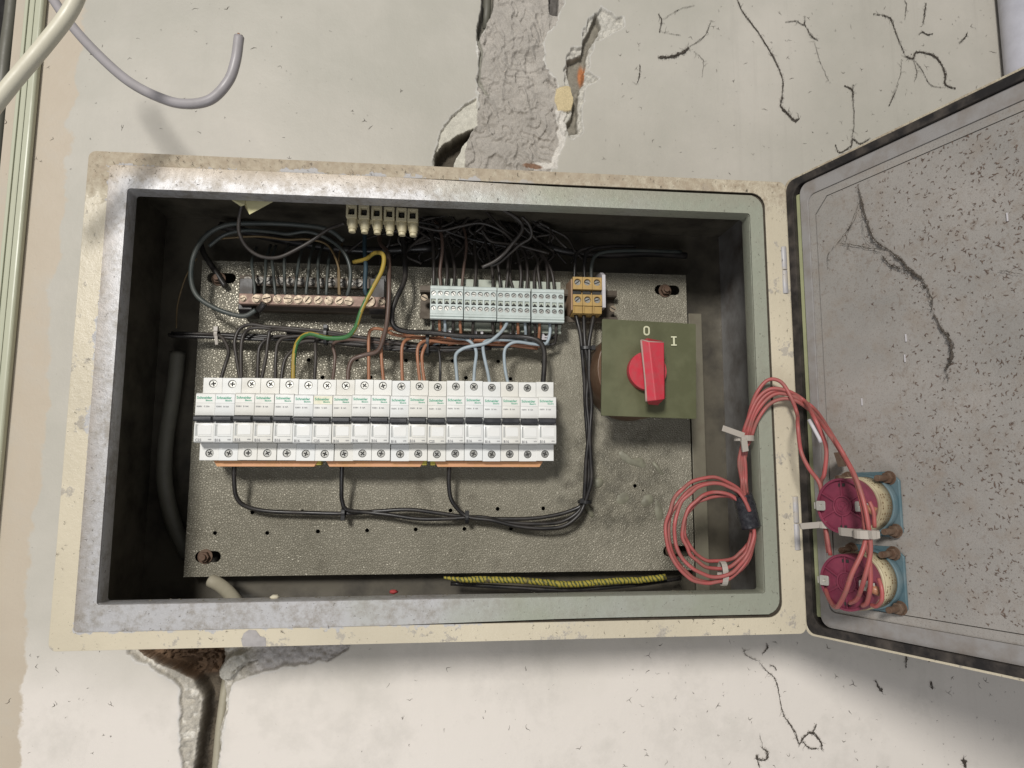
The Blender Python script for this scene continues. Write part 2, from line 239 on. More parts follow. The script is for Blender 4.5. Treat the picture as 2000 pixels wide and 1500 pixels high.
MAT = dict(
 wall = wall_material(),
 cream = frame_material('cream_paint', (0.56, 0.50, 0.38), (0.40, 0.37, 0.33), (0.26, 0.21, 0.15)),
 collar = collar_material(), hammer = hammer_material(), door = door_material(), braid = braid_material(),
 inner = simple('shaded_inner_paint', (0.105, 0.093, 0.07), 0.38, 0, (0.022, 0.018, 0.013), 0.9, 25, 0.2, 200),  # left, top and back walls: their shade is put into the colour
 inner_lit = simple('lit_grimy_paint', (0.27, 0.265, 0.26), 0.30, 0.1, (0.075, 0.055, 0.04), 0.9, 22, 0.2, 200),  # right and bottom walls of the same interior, lit tone put into the colour
 rail = simple('rail_paint', (0.19, 0.175, 0.13), 0.42, 0.1, (0.12, 0.10, 0.07), 0.6, 60),
 rubber = simple('black_rubber', (0.014, 0.012, 0.012), 0.45, 0, (0.085, 0.07, 0.058), 0.75, 70),
 dirt = simple('groove_dirt', (0.05, 0.04, 0.028), 0.9, 0, (0.10, 0.08, 0.06), 0.8, 150),
 hinge = simple('worn_hinge_metal', (0.38, 0.37, 0.38), 0.5, 0.1, (0.42, 0.37, 0.29), 0.95, 90, 0.4),
 white = simple('white_breaker_plastic', (0.72, 0.72, 0.695), 0.33, 0, (0.72, 0.71, 0.66), 0.5, 50),
 white_b = simple('white_breaker_plastic_dusty', (0.70, 0.69, 0.645), 0.36, 0, (0.64, 0.62, 0.56), 0.5, 70),
 white_c = simple('white_breaker_plastic_cool', (0.71, 0.72, 0.71), 0.30, 0, (0.70, 0.70, 0.67), 0.5, 40),
 white_old = simple('yellowed_breaker_plastic', (0.72, 0.70, 0.56), 0.35, 0, (0.55, 0.50, 0.33), 0.7, 90),
 blackp = simple('black_toggle_plastic', (0.022, 0.023, 0.028), 0.32, 0, (0.06, 0.06, 0.065), 0.4, 80),
 greyline = simple('grey_recess_plastic', (0.42, 0.43, 0.42), 0.5),
 window = simple('milky_window_plastic', (0.75, 0.75, 0.73), 0.25, 0, (0.60, 0.60, 0.58), 0.3, 60),
 green_ink = simple('green_ink', (0.05, 0.36, 0.22), 0.5, 0, (0.10, 0.42, 0.28), 0.5, 800),
 grey_ink = simple('grey_ink', (0.22, 0.22, 0.23), 0.5, 0, (0.36, 0.36, 0.36), 0.7, 800),
 steel = simple('screw_steel', (0.40, 0.40, 0.38), 0.30, 0.85, (0.16, 0.15, 0.13), 0.6, 500),
 rearsteel = simple('dull_rear_screws', (0.22, 0.21, 0.19), 0.5, 0.4, (0.08, 0.07, 0.06), 0.7, 300),
 dark_hole = simple('dark_socket', (0.03, 0.03, 0.028), 0.6),
 nickel = simple('busbar_screw_nickel', (0.27, 0.22, 0.16), 0.45, 0.5, (0.30, 0.24, 0.18), 0.7, 350),
 copper = simple('dull_copper_bar', (0.25, 0.165, 0.13), 0.55, 0.3, (0.22, 0.16, 0.13), 0.6, 120),
 oldbar = simple('dark_brass_bar', (0.10, 0.08, 0.06), 0.6, 0.3),
 comb = simple('orange_comb_insulation', (0.60, 0.30, 0.15), 0.45, 0, (0.50, 0.27, 0.09), 0.6, 100),
 yellow_cap = simple('yellow_comb_end', (0.50, 0.42, 0.07), 0.5),
 term = simple('grey_terminal_plastic', (0.50, 0.56, 0.54), 0.40, 0, (0.36, 0.40, 0.37), 0.6, 90),
 termback = simple('dusty_terminal_plastic', (0.44, 0.48, 0.41), 0.5, 0, (0.33, 0.34, 0.28), 0.6, 80),
 ochre = simple('ochre_terminal_plastic', (0.43, 0.28, 0.09), 0.42, 0, (0.28, 0.18, 0.07), 0.6, 120),
 ochre_d = simple('dusty_ochre_plastic', (0.34, 0.22, 0.14), 0.6),
 endplate = simple('white_end_plate', (0.55, 0.53, 0.55), 0.45),
 olive = simple('olive_switch_plate', (0.088, 0.092, 0.045), 0.42, 0, (0.125, 0.13, 0.065), 0.9, 28, 0.15),
 red = simple('red_knob_plastic', (0.50, 0.034, 0.055), 0.42, 0, (0.36, 0.07, 0.075), 0.7, 110),
 knobdust = simple('dusty_knob_edge', (0.40, 0.26, 0.23), 0.8, 0, (0.30, 0.24, 0.20), 0.7, 200),
 ivory_ink = simple('ivory_ink', (0.60, 0.60, 0.42), 0.6),
 brownp = simple('brown_bakelite', (0.12, 0.065, 0.035), 0.45),
 choc = simple('cream_connector_plastic', (0.56, 0.50, 0.33), 0.45, 0, (0.40, 0.35, 0.22), 0.6, 110),
 paper = simple('yellowed_paper', (0.58, 0.54, 0.32), 0.8, 0, (0.45, 0.42, 0.22), 0.7, 60),
 w_black = simple('black_wire', (0.016, 0.015, 0.015), 0.34, 0, (0.045, 0.038, 0.032), 0.7, 60),
 w_dark = simple('dusty_black_wire', (0.032, 0.027, 0.024), 0.42, 0, (0.07, 0.058, 0.048), 0.6, 60),
 w_brown = simple('brown_wire', (0.10, 0.062, 0.048), 0.38, 0, (0.15, 0.11, 0.09), 0.6, 60),
 w_orange = simple('orange_brown_wire', (0.34, 0.15, 0.08), 0.40, 0, (0.30, 0.15, 0.09), 0.6, 60),
 w_blue = simple('pale_blue_grey_wire', (0.34, 0.40, 0.44), 0.40, 0, (0.26, 0.30, 0.31), 0.6, 60),
 w_teal = simple('teal_grey_wire', (0.048, 0.058, 0.055), 0.40, 0, (0.10, 0.10, 0.085), 0.6, 60),
 w_sky = simple('blue_wire', (0.035, 0.065, 0.085), 0.40),
 w_red = simple('salmon_red_wire', (0.36, 0.085, 0.08), 0.46, 0, (0.22, 0.105, 0.085), 0.85, 70),
 w_yellow = simple('earth_yellow', (0.38, 0.27, 0.05), 0.38, 0, (0.26, 0.18, 0.05), 0.5, 60),
 w_green = simple('earth_green', (0.04, 0.155, 0.045), 0.38, 0, (0.06, 0.12, 0.045), 0.5, 60),
 w_ochre = simple('dirty_ochre_wire', (0.16, 0.11, 0.05), 0.45),
 cable_grey = simple('grey_cable_sheath', (0.34, 0.32, 0.33), 0.38, 0, (0.25, 0.235, 0.23), 0.5, 40, 0.2),
 cable_white = simple('off_white_cable_sheath', (0.60, 0.57, 0.46), 0.38, 0, (0.50, 0.46, 0.36), 0.5, 30, 0.2),
 cable_dark = simple('dark_grey_cable', (0.13, 0.125, 0.10), 0.45),
 cable_cream = simple('dirty_cream_sheath', (0.36, 0.33, 0.25), 0.45, 0, (0.26, 0.23, 0.17), 0.6, 60, 0.2),
 coppercore = simple('copper_core', (0.55, 0.25, 0.15), 0.35, 0.8),
 tie_b = simple('black_tie', (0.015, 0.015, 0.016), 0.4),
 tie_w = simple('clear_tie', (0.38, 0.345, 0.305), 0.4, 0, (0.36, 0.32, 0.27), 0.6, 120),
 tape = simple('black_tape', (0.018, 0.018, 0.022), 0.22, 0, (0.05, 0.05, 0.055), 0.6, 300, 0.8, 160),
 rust = simple('rusty_steel', (0.12, 0.07, 0.045), 0.6, 0.3, (0.20, 0.15, 0.11), 0.7, 150, 0.5),
 blueplate = simple('blue_bracket_paint', (0.085, 0.145, 0.17), 0.38, 0.1, (0.16, 0.20, 0.21), 0.6, 50),
 magenta = simple('magenta_cap_plastic', (0.175, 0.032, 0.06), 0.42, 0, (0.30, 0.05, 0.09), 0.6, 80),
 label = simple('yellowed_label', (0.46, 0.40, 0.26), 0.5, 0, (0.20, 0.15, 0.09), 0.85, 38),
 label_ink = simple('label_ink', (0.16, 0.09, 0.04), 0.6),
 tab = simple('tinned_tab', (0.62, 0.60, 0.55), 0.35, 0.5, (0.40, 0.37, 0.33), 0.6, 200),
 webs = simple('grey_cobweb', (0.075, 0.062, 0.050), 0.95),
 speck = simple('rust_specks', (0.115, 0.082, 0.066), 0.9, 0, (0.19, 0.13, 0.10), 0.8, 300),
 framecream = simple('frame_gloss_paint', (0.44, 0.45, 0.34), 0.35, 0, (0.37, 0.37, 0.27), 0.5, 12),
 blackvoid = simple('dark_recess', (0.012, 0.011, 0.010), 0.8),
 pipe = simple('white_pipe_paint', (0.50, 0.50, 0.56), 0.28),
 mortar = simple('grey_mortar', (0.36, 0.34, 0.335), 0.85, 0, (0.26, 0.245, 0.24), 0.6, 200, 0.6),
 glue = simple('glue_residue', (0.23, 0.225, 0.165), 0.5, 0, (0.13, 0.12, 0.09), 0.9, 130),
 stone = simple('crumb', (0.6, 0.55, 0.42), 0.8), redbit = simple('red_scrap', (0.4, 0.05, 0.05), 0.6),
 yellowgreen = simple('yellow_green_primer', (0.36, 0.37, 0.21), 0.45),
 lightgrey = simple('light_grey_gloss', (0.28, 0.268, 0.262), 0.34, 0, (0.19, 0.16, 0.135), 0.75, 60),
)

def put(o, parent=None, label=None, cat=None, group=None, kind=None):
    COL.objects.link(o)
    if parent: o.parent = parent
    if label: o['label'] = label
    if cat: o['category'] = cat
    if group: o['group'] = group
    if kind: o['kind'] = kind
    return o
def empty(name, loc, label, cat, group=None):
    o = bpy.data.objects.new(name, None); o.location = Vector([float(c) for c in loc])*0.001; o.empty_display_size = 0.01
    return put(o, None, label, cat, group)

class MB:
    def __init__(s, T=None): s.v = []; s.f = []; s.m = []; s.T = T; s.smooth = []
    def add(s, vs, fs, mi=0, smooth=False):
        b = len(s.v)
        for p in vs: s.v.append(np.asarray(s.T(p) if s.T else p, float))
        for f in fs: s.f.append([b+i for i in f]); s.m.append(mi); s.smooth.append(smooth)
    def box(s, x0, x1, y0, y1, z0, z1, mi=0):
        s.add([(x0,y0,z0),(x1,y0,z0),(x1,y1,z0),(x0,y1,z0),(x0,y0,z1),(x1,y0,z1),(x1,y1,z1),(x0,y1,z1)],
              [(0,1,5,4),(1,2,6,5),(2,3,7,6),(3,0,4,7),(4,5,6,7),(3,2,1,0)], mi)
    def prism(s, outer, y0, y1, holes=(), plane='xz', mi=0, back=True, smooth=False):
        def m3(p, y): return (p[0], y, p[1]) if plane == 'xz' else ((y, p[0], p[1]) if plane == 'yz' else (p[0], p[1], y))
        loops = [list(outer)]+[list(h) for h in holes]
        tris = tessellate_polygon([[Vector((p[0], p[1], 0)) for p in l] for l in loops])
        flat = [p for l in loops for p in l]; n = len(flat)
        vs = [m3(p, y0) for p in flat]+[m3(p, y1) for p in flat]
        fs = [tuple(t) for t in tris]
        if back: fs += [tuple(i+n for i in t) for t in tris]
        s.add(vs, fs, mi)
        b = len(s.v)-2*n; k = 0
        for l in loops:
            c = len(l)
            for i in range(c):
                j = (i+1) % c; s.f.append([b+k+i, b+k+j, b+n+k+j, b+n+k+i]); s.m.append(mi); s.smooth.append(smooth or c > 11)
            k += c
    def tube(s, pts, r, seg=8, mi=0, caps=True, mfun=None):
        pts = [np.asarray(p, float) for p in pts]; n = len(pts)
        rs = r if hasattr(r, '__len__') else [r]*n
        tang = [pts[min(i+1, n-1)]-pts[max(i-1, 0)] for i in range(n)]
        tang = [t/(np.linalg.norm(t)+1e-9) for t in tang]
        a = np.array([0, 0, 1.0]) if abs(tang[0][2]) < .9 else np.array([1.0, 0, 0])
        u = np.cross(tang[0], a); u /= np.linalg.norm(u); vs = []
        for i in range(n):
            u = u-tang[i]*(u@tang[i]); u /= np.linalg.norm(u); w_ = np.cross(tang[i], u)
            for k in range(seg):
                q = 2*math.pi*k/seg; vs.append(pts[i]+(u*math.cos(q)+w_*math.sin(q))*rs[i])
        fs = []; ms = []
        for i in range(n-1):
            for k in range(seg):
                k2 = (k+1) % seg; fs.append((i*seg+k, i*seg+k2, (i+1)*seg+k2, (i+1)*seg+k)); ms.append(mfun(i/n, k/seg) if mfun else mi)
        b = len(s.v)
        for p in vs: s.v.append(np.asarray(s.T(p) if s.T else p, float))
        for f, m_ in zip(fs, ms): s.f.append([b+i for i in f]); s.m.append(m_); s.smooth.append(True)
        if caps:
            s.f.append([b+i for i in range(seg)][::-1]); s.m.append(mi); s.smooth.append(False)
            s.f.append([b+(n-1)*seg+i for i in range(seg)]); s.m.append(mi); s.smooth.append(False)
    def cyl(s, c, r, y0, y1, seg=20, mi=0, r1=None):     # axis along y
        r1 = r if r1 is None else r1
        vs = [(c[0]+r*math.cos(2*math.pi*k/seg), y0, c[1]+r*math.sin(2*math.pi*k/seg)) for k in range(seg)]
        vs += [(c[0]+r1*math.cos(2*math.pi*k/seg), y1, c[1]+r1*math.sin(2*math.pi*k/seg)) for k in range(seg)]
        b = len(s.v)
        s.add(vs, [tuple(range(seg)), tuple(range(seg, 2*seg))], mi)
        for k in range(seg): s.f.append([b+k, b+(k+1) % seg, b+seg+(k+1) % seg, b+seg+k]); s.m.append(mi); s.smooth.append(True)
    def blob(s, c, rx, ry, rz, mi=0, seg=10, rings=6, j=0.0):
        vs = [(c[0], c[1], c[2]+rz)]; fs = []
        for i in range(1, rings):
            a = math.pi*i/rings
            for k in range(seg):
                q = 2*math.pi*k/seg; e = 1+random.uniform(-j, j)
                vs.append((c[0]+rx*math.sin(a)*math.cos(q)*e, c[1]+ry*math.sin(a)*math.sin(q)*e, c[2]+rz*math.cos(a)*e))
        vs.append((c[0], c[1], c[2]-rz)); L = len(vs)-1
        for k in range(seg): fs.append((0, 1+k, 1+(k+1) % seg)); fs.append((L, L-seg+(k+1) % seg, L-seg+k))
        for i in range(rings-2):
            for k in range(seg): a = 1+i*seg+k; b2 = 1+i*seg+(k+1) % seg; fs.append((a, b2, b2+seg, a+seg))
        s.add(vs, fs, mi, True)
    def mesh(s, name, mats, org=(0,0,0)):
        me = bpy.data.meshes.new(name); o = np.asarray(org, float)
        me.from_pydata([tuple((p-o)*0.001) for p in s.v], [], s.f)
        for m_ in (mats if isinstance(mats, (list, tuple)) else [mats]): me.materials.append(MAT[m_] if isinstance(m_, str) else m_)
        me.polygons.foreach_set('material_index', s.m); me.polygons.foreach_set('use_smooth', s.smooth)
        bm = bmesh.new(); bm.from_mesh(me); bmesh.ops.recalc_face_normals(bm, faces=bm.faces); bm.to_mesh(me); bm.free()
        return me
    def build(s, name, mats, parent=None, bevel=0, seg=2, **tags):
        org = np.array(parent.location)*1000 if parent and parent.type == 'EMPTY' else (np.array(parent['org']) if parent and 'org' in parent else np.zeros(3))
        # children of mesh parts share their parent's origin
        top = parent is None
        if top and s.v: org = np.mean(s.v, axis=0)
        o = bpy.data.objects.new(name, s.mesh(name, mats, org))
        if top: o.location = Vector([float(c) for c in org])*0.001
        o['org'] = [float(c) for c in org]
        if bevel:
            b = o.modifiers.new('bevel', 'BEVEL'); b.width = bevel*0.001; b.segments = seg; b.limit_method = 'ANGLE'; b.angle_limit = 0.6
            b.harden_normals = False
        return put(o, parent, **tags)

def rrect(x0, x1, z0, z1, r, n=5, rs=None):
    rs = rs or [r]*4; out = []
    for (cx, cz, a0), r_ in zip(((x1, z1, 0), (x0, z1, 90), (x0, z0, 180), (x1, z0, 270)), rs):
        ccx = cx-r_ if cx == x1 else cx+r_; ccz = cz-r_ if cz == z1 else cz+r_
        for i in range(n+1):
            a = math.radians(a0+90*i/n); out.append((ccx+r_*math.cos(a), ccz+r_*math.sin(a)))
    return out
def circ(cx, cz, r, n=16, a0=0): return [(cx+r*math.cos(2*math.pi*k/n+a0), cz+r*math.sin(2*math.pi*k/n+a0)) for k in range(n)]
def spline(pts, n=8):
    pts = [np.asarray(p, float) for p in pts]
    if len(pts) < 3:
        return [pts[0]+(pts[-1]-pts[0])*i/n for i in range(n+1)]
    q = [2*pts[0]-pts[1]]+pts+[2*pts[-1]-pts[-2]]; out = []
    for i in range(1, len(q)-2):
        for k in range(n):
            t = k/n; p0, p1, p2, p3 = q[i-1:i+3]
            out.append(0.5*((2*p1)+(-p0+p2)*t+(2*p0-5*p1+4*p2-p3)*t*t+(-p0+3*p1-3*p2+p3)*t**3))
    out.append(pts[-1]); return out
def text_mesh(txt, size, bold=0.0, extr=0.0):
    c = bpy.data.curves.new('txt', 'FONT'); c.body = txt; c.size = size; c.offset = bold; c.extrude = extr; c.resolution_u = 2
    o = bpy.data.objects.new('txt', c); COL.objects.link(o)
    dg = bpy.context.evaluated_depsgraph_get(); dg.update()
    me = bpy.data.meshes.new_from_object(o.evaluated_get(dg)); bpy.data.objects.remove(o)
    for v in me.vertices: v.co = Vector((v.co.x, -v.co.z, v.co.y))*0.001
    return me
def child(name, me, mat, loc, parent, rot=None):
    if mat: me.materials.clear(); me.materials.append(MAT[mat])
    o = bpy.data.objects.new(name, me); o.location = Vector([float(c) for c in loc])*0.001
    if rot: o.rotation_euler = rot
    return put(o, parent)

# screw meshes, local: head front at y = 0, facing -Y
def screw_mesh(r, kind, mat='steel', depth=1.2, seg=18):
    m = MB(); w_ = r*0.20; L = r*0.72
    if kind == 'cross': hole = [(w_,w_),(w_,L),(-w_,L),(-w_,w_),(-L,w_),(-L,-w_),(-w_,-w_),(-w_,-L),(w_,-L),(w_,-w_),(L,-w_),(L,w_)]
    else: hole = [(-r*.86,-w_*.8),(r*.86,-w_*.8),(r*.86,w_*.8),(-r*.86,w_*.8)]
    m.prism(circ(0, 0, r, seg), 0, depth, [hole]); m.cyl((0, 0), r*.98, depth*0.85, depth+1.0, seg, 1)
    return m.mesh('screw', [mat, 'dark_hole'])
# ------------------------------------------------------------------ wall
def vnoise(x, z, s, seed=0):
    x = x/s; z = z/s; xi = np.floor(x).astype(int); zi = np.floor(z).astype(int); fx = x-xi; fz = z-zi
    fx = fx*fx*(3-2*fx); fz = fz*fz*(3-2*fz)
    def h(a, b): 
        n = (a*374761393+b*668265263+seed*974634777) & 0xffffffff; n = ((n ^ (n >> 13))*1274126177) & 0xffffffff; return ((n ^ (n >> 16)) & 0xffff)/65535.0
    return (h(xi,zi)*(1-fx)+h(xi+1,zi)*fx)*(1-fz)+(h(xi,zi+1)*(1-fx)+h(xi+1,zi+1)*fx)*fz
def fbm(x, z, s, o=4, seed=0):
    t = 0; a = 1; n = 0
    for i in range(o): t = t+a*vnoise(x, z, s/2**i, seed+i*17); n += a; a *= .55
    return t/n
def sd_poly(X, Z, poly):            # signed distance, negative inside
    d = np.full(X.shape, 1e9); ins = np.zeros(X.shape, bool); n = len(poly)
    for i in range(n):
        ax, az = poly[i]; bx, bz = poly[(i+1) % n]; ex, ez = bx-ax, bz-az
        t = np.clip(((X-ax)*ex+(Z-az)*ez)/(ex*ex+ez*ez+1e-9), 0, 1)
        d = np.minimum(d, np.hypot(X-ax-t*ex, Z-az-t*ez))
        c = ((az > Z) != (bz > Z)) & (X < (bx-ax)*(Z-az)/(bz-az+1e-12)+ax); ins ^= c
    return np.where(ins, -d, d)
WY = 150.0
def wp(pts): return [tuple(P(u, v, WY)[[0, 2]]) for u, v in pts]
def sstep(a, b, x): t = np.clip((x-a)/(b-a), 0, 1); return t*t*(3-2*t)

wall = bpy.data.objects.new('wall', None); put(wall, None, 'cracked off-white plaster wall behind the cabinet', None, None, 'structure'); wall['org'] = [0,0,0]
ta, tb = P(818, 0, WY), P(1290, 0, WY)
TX0, TX1, TZ0, TZ1 = 240.0, 545.0, -40.0, 340.0
BX0, BX1, BZ0, BZ1 = -10.0, 250.0, -660.0, -400.0
WX0, WX1, WZ0, WZ1 = -172.0, 1150.0, -720.0, 420.0
m = MB(); m.prism([(WX0,WZ0),(WX1,WZ0),(WX1,WZ1),(WX0,WZ1)], WY, WY+0.01, [[(TX0,TZ0),(TX1,TZ0),(TX1,TZ1),(TX0,TZ1)],[(BX0,BZ0),(BX1,BZ0),(BX1,BZ1),(BX0,BZ1)]], back=False)
for i in range(len(m.v)): pass
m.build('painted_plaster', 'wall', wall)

def patch(name, x0, x1, z0, z1, step, fn):
    nx = int((x1-x0)/step)+1; nz = int((z1-z0)/step)+1
    X, Z = np.meshgrid(np.linspace(x0, x1, nx), np.linspace(z0, z1, nz)); D, C = fn(X, Z)
    edge = np.minimum(np.minimum(X-x0, x1-X), np.minimum(Z-z0, z1-Z)); k = sstep(0, 3, edge); D = D*k
    vs = np.stack([X, WY+D, Z], -1).reshape(-1, 3)*0.001
    idx = np.arange(nx*nz).reshape(nz, nx)
    fs = np.stack([idx[:-1,:-1], idx[:-1,1:], idx[1:,1:], idx[1:,:-1]], -1).reshape(-1, 4)
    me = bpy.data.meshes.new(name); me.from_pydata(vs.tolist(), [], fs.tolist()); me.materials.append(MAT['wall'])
    me.polygons.foreach_set('use_smooth', [True]*len(fs))
    at = me.color_attributes.new('patch', 'FLOAT_COLOR', 'POINT'); C[...,3] *= k; at.data.foreach_set('color', C.reshape(-1).astype(np.float32)); ca_ = me.attributes.new('cover', 'FLOAT', 'POINT'); ca_.data.foreach_set('value', C[...,3].reshape(-1).astype(np.float32))
    o = bpy.data.objects.new(name, me); put(o, wall, kind='structure'); return o
def paint(C, mask, col, var=None):
    c = np.array(col)[None,None,:]
    if var is not None: c = c*(0.72+0.56*var[...,None])
    C[...,:3] = C[...,:3]*(1-mask[...,None])+c*mask[...,None]; C[...,3] = np.maximum(C[...,3], mask)
def top_fn(X, Z):
    n1 = fbm(X, Z, 22, 5, 3); n2 = fbm(X, Z, 5, 4, 9); n3 = fbm(X, Z, 60, 3, 5); w1 = (fbm(X, Z, 9, 4, 21)-.5)*9; w2 = (fbm(X, Z, 9, 4, 33)-.5)*9
    Xw, Zw = X+w1, Z+w2
    D = np.zeros(X.shape); C = np.zeros(X.shape+(4,)); C[...,:3] = .5
    cem = sd_poly(Xw, Zw, wp([(966,-80),(962,10),(945,60),(930,80),(937,120),(930,160),(938,205),(905,240),(900,285),(878,345),(1075,345),(1088,300),(1095,262),(1086,225),(1090,185),(1085,150),(1062,128),(1060,82),(1085,45),(1098,10),(1108,-80)]))
    ledge = sd_poly(X+w1*.5, Z+w2*.5, wp([(930,190),(905,205),(880,228),(862,255),(848,300),(842,330),(905,330),(915,260),(932,245)]))
    cav = sd_poly(X+w1*.5, Z+w2*.5, wp([(845,345),(849,298),(862,282),(893,262),(926,248),(914,268),(903,284),(892,304),(880,345)]))
    slot = sd_poly(X+w1*.5, Z+w2*.5, wp([(940,-80),(938,20),(930,60),(934,78),(950,50),(965,10),(968,-80)]))
    lcrk = sd_poly(X+w1*.3, Z+w2*.3, wp([(932,55),(929,75),(937,100),(933,125),(936,140),(930,160),(945,180),(960,200),(950,175),(940,155),(941,120),(944,100),(938,75)]))
    hole2 = sd_poly(X+w1*.4, Z+w2*.4, wp([(1076,-80),(1072,24),(1090,30),(1092,8),(1100,-80)]))
    rc = sd_poly(X+w1*.6, Z+w2*.6, wp([(1168,24),(1178,52),(1160,78),(1152,92),(1148,112),(1142,142),(1142,162),(1130,182),(1130,205),(1130,232),(1132,258),(1112,262),(1108,240),(1118,218),(1120,190),(1112,160),(1107,116),(1135,102),(1140,72),(1152,52),(1162,26)]))
    rrub = sd_poly(X+w1*.8, Z+w2*.8, wp([(1176,14),(1190,22),(1200,30),(1217,35),(1216,52),(1190,66),(1160,82),(1152,110),(1150,140),(1168,152),(1145,168),(1138,190),(1135,222),(1140,255),(1120,272),(1100,260),(1090,232),(1106,205),(1104,160),(1105,112),(1120,95),(1138,88),(1140,62),(1150,40)]))
    yel = sd_poly(X+w1*.4, Z+w2*.4, wp([(1086,172),(1108,165),(1117,170),(1120,198),(1117,214),(1090,216),(1083,195)]))
    whp = sd_poly(X+w1, Z+w2, wp([(1085,215),(1110,215),(1105,262),(1098,290),(1088,330),(1040,330),(1030,318),(1075,316),(1088,285),(1092,258)]))
    # thin white rim all along broken edges
    rim = 1-sstep(0.0, 2.6, np.minimum(np.minimum(cem, ledge), rrub)); paint(C, rim*sstep(.30,.5,n2), (0.66,0.64,0.59), n2)
    mk = 1-sstep(-.6, .6, cem); sl = np.clip(fbm(X*.45+Z*.25, Z*.7-X*.25, 16, 4, 40), 0, 1)
    ridge = np.abs(fbm(X*.6+Z*.5, Z*.6, 14, 4, 55)-.5); ridge2 = np.abs(fbm(X, Z, 20, 3, 71)-.5)
    lay = np.floor(fbm(X+Z*.3, Z, 34, 2, 91)*7); fr = fbm(X+Z*.3, Z, 34, 2, 91)*7-lay
    tr = fbm(X*.9+Z*.45, (Z-X*.35)*.3, 12, 3, 140); fold = np.abs(fbm(X+30, Z*.8, 26, 4, 160)-.5)*2
    D = D+mk*(2.6+(n1-.5)*7.5-(n3-.5)*7+(fr-.5)*2.6+(tr-.5)*3.0-3.0*np.clip(.16-fold,0,1)/.16+1.8*np.exp(-(ridge/.012)**2)*(n1>.5)+(n2-.5)*.5)
    paint(C, mk, (0.40,0.372,0.335), n1*.55+n2*.25+.1)
    gz = np.exp(-((X-P(985,300,WY)[0]-(Z+20)*.35)/8)**2)*sstep(60, 20, Z)*mk; paint(C, gz*.6, (0.30,0.30,0.23), n2)
    mk = 1-sstep(-.5, .5, ledge); D = D*(1-mk)+mk*(3.5+(n1-.5)*4); paint(C, mk, (0.56,0.54,0.47), n2*.6+.2)
    mk = 1-sstep(-.8, 1.2, rrub); D = D*(1-mk)+mk*(4.5+(n2-.5)*7); paint(C, mk, (0.50,0.48,0.43), n2)
    mk = 1-sstep(-.6, .6, whp); D = D*(1-mk*.6)+mk*(.8+(n2-.5)*1.2); paint(C, mk, (0.64,0.61,0.56), n2*.5+.25)
    mk = 1-sstep(-.3, .3, yel); D = D*(1-mk)+mk*1.0; paint(C, mk, (0.58,0.48,0.29), n2*.4+.3)
    for sd, dep, col in ((cav, 26, (0.10,0.085,0.065)), (slot, 15, (0.15,0.14,0.115)), (lcrk, 6, (0.28,0.27,0.23)), (hole2, 12, (0.12,0.11,0.10)), (rc, 14, (0.24,0.22,0.18))):
        mk = 1-sstep(-2.0, .2, sd); D = D*(1-mk)+mk*(dep+(n2-.5)*3); paint(C, 1-sstep(-1.2, .6, sd), col, n2)
    br = np.exp(-(((X-P(1139,145,WY)[0])/4)**2+((Z-P(1139,138,WY)[2])/13)**2)**2)*(rc < 0.5); paint(C, np.clip(br*1.3,0,1), (0.42,0.17,0.07), n2)
    mk = sstep(.0, 1, np.clip(1-np.hypot((X-P(1040,325,WY)[0])/14,(Z-P(1040,325,WY)[2])/4),0,1)*3); paint(C, mk, (0.25,0.15,0.10), n2)
    return D, C
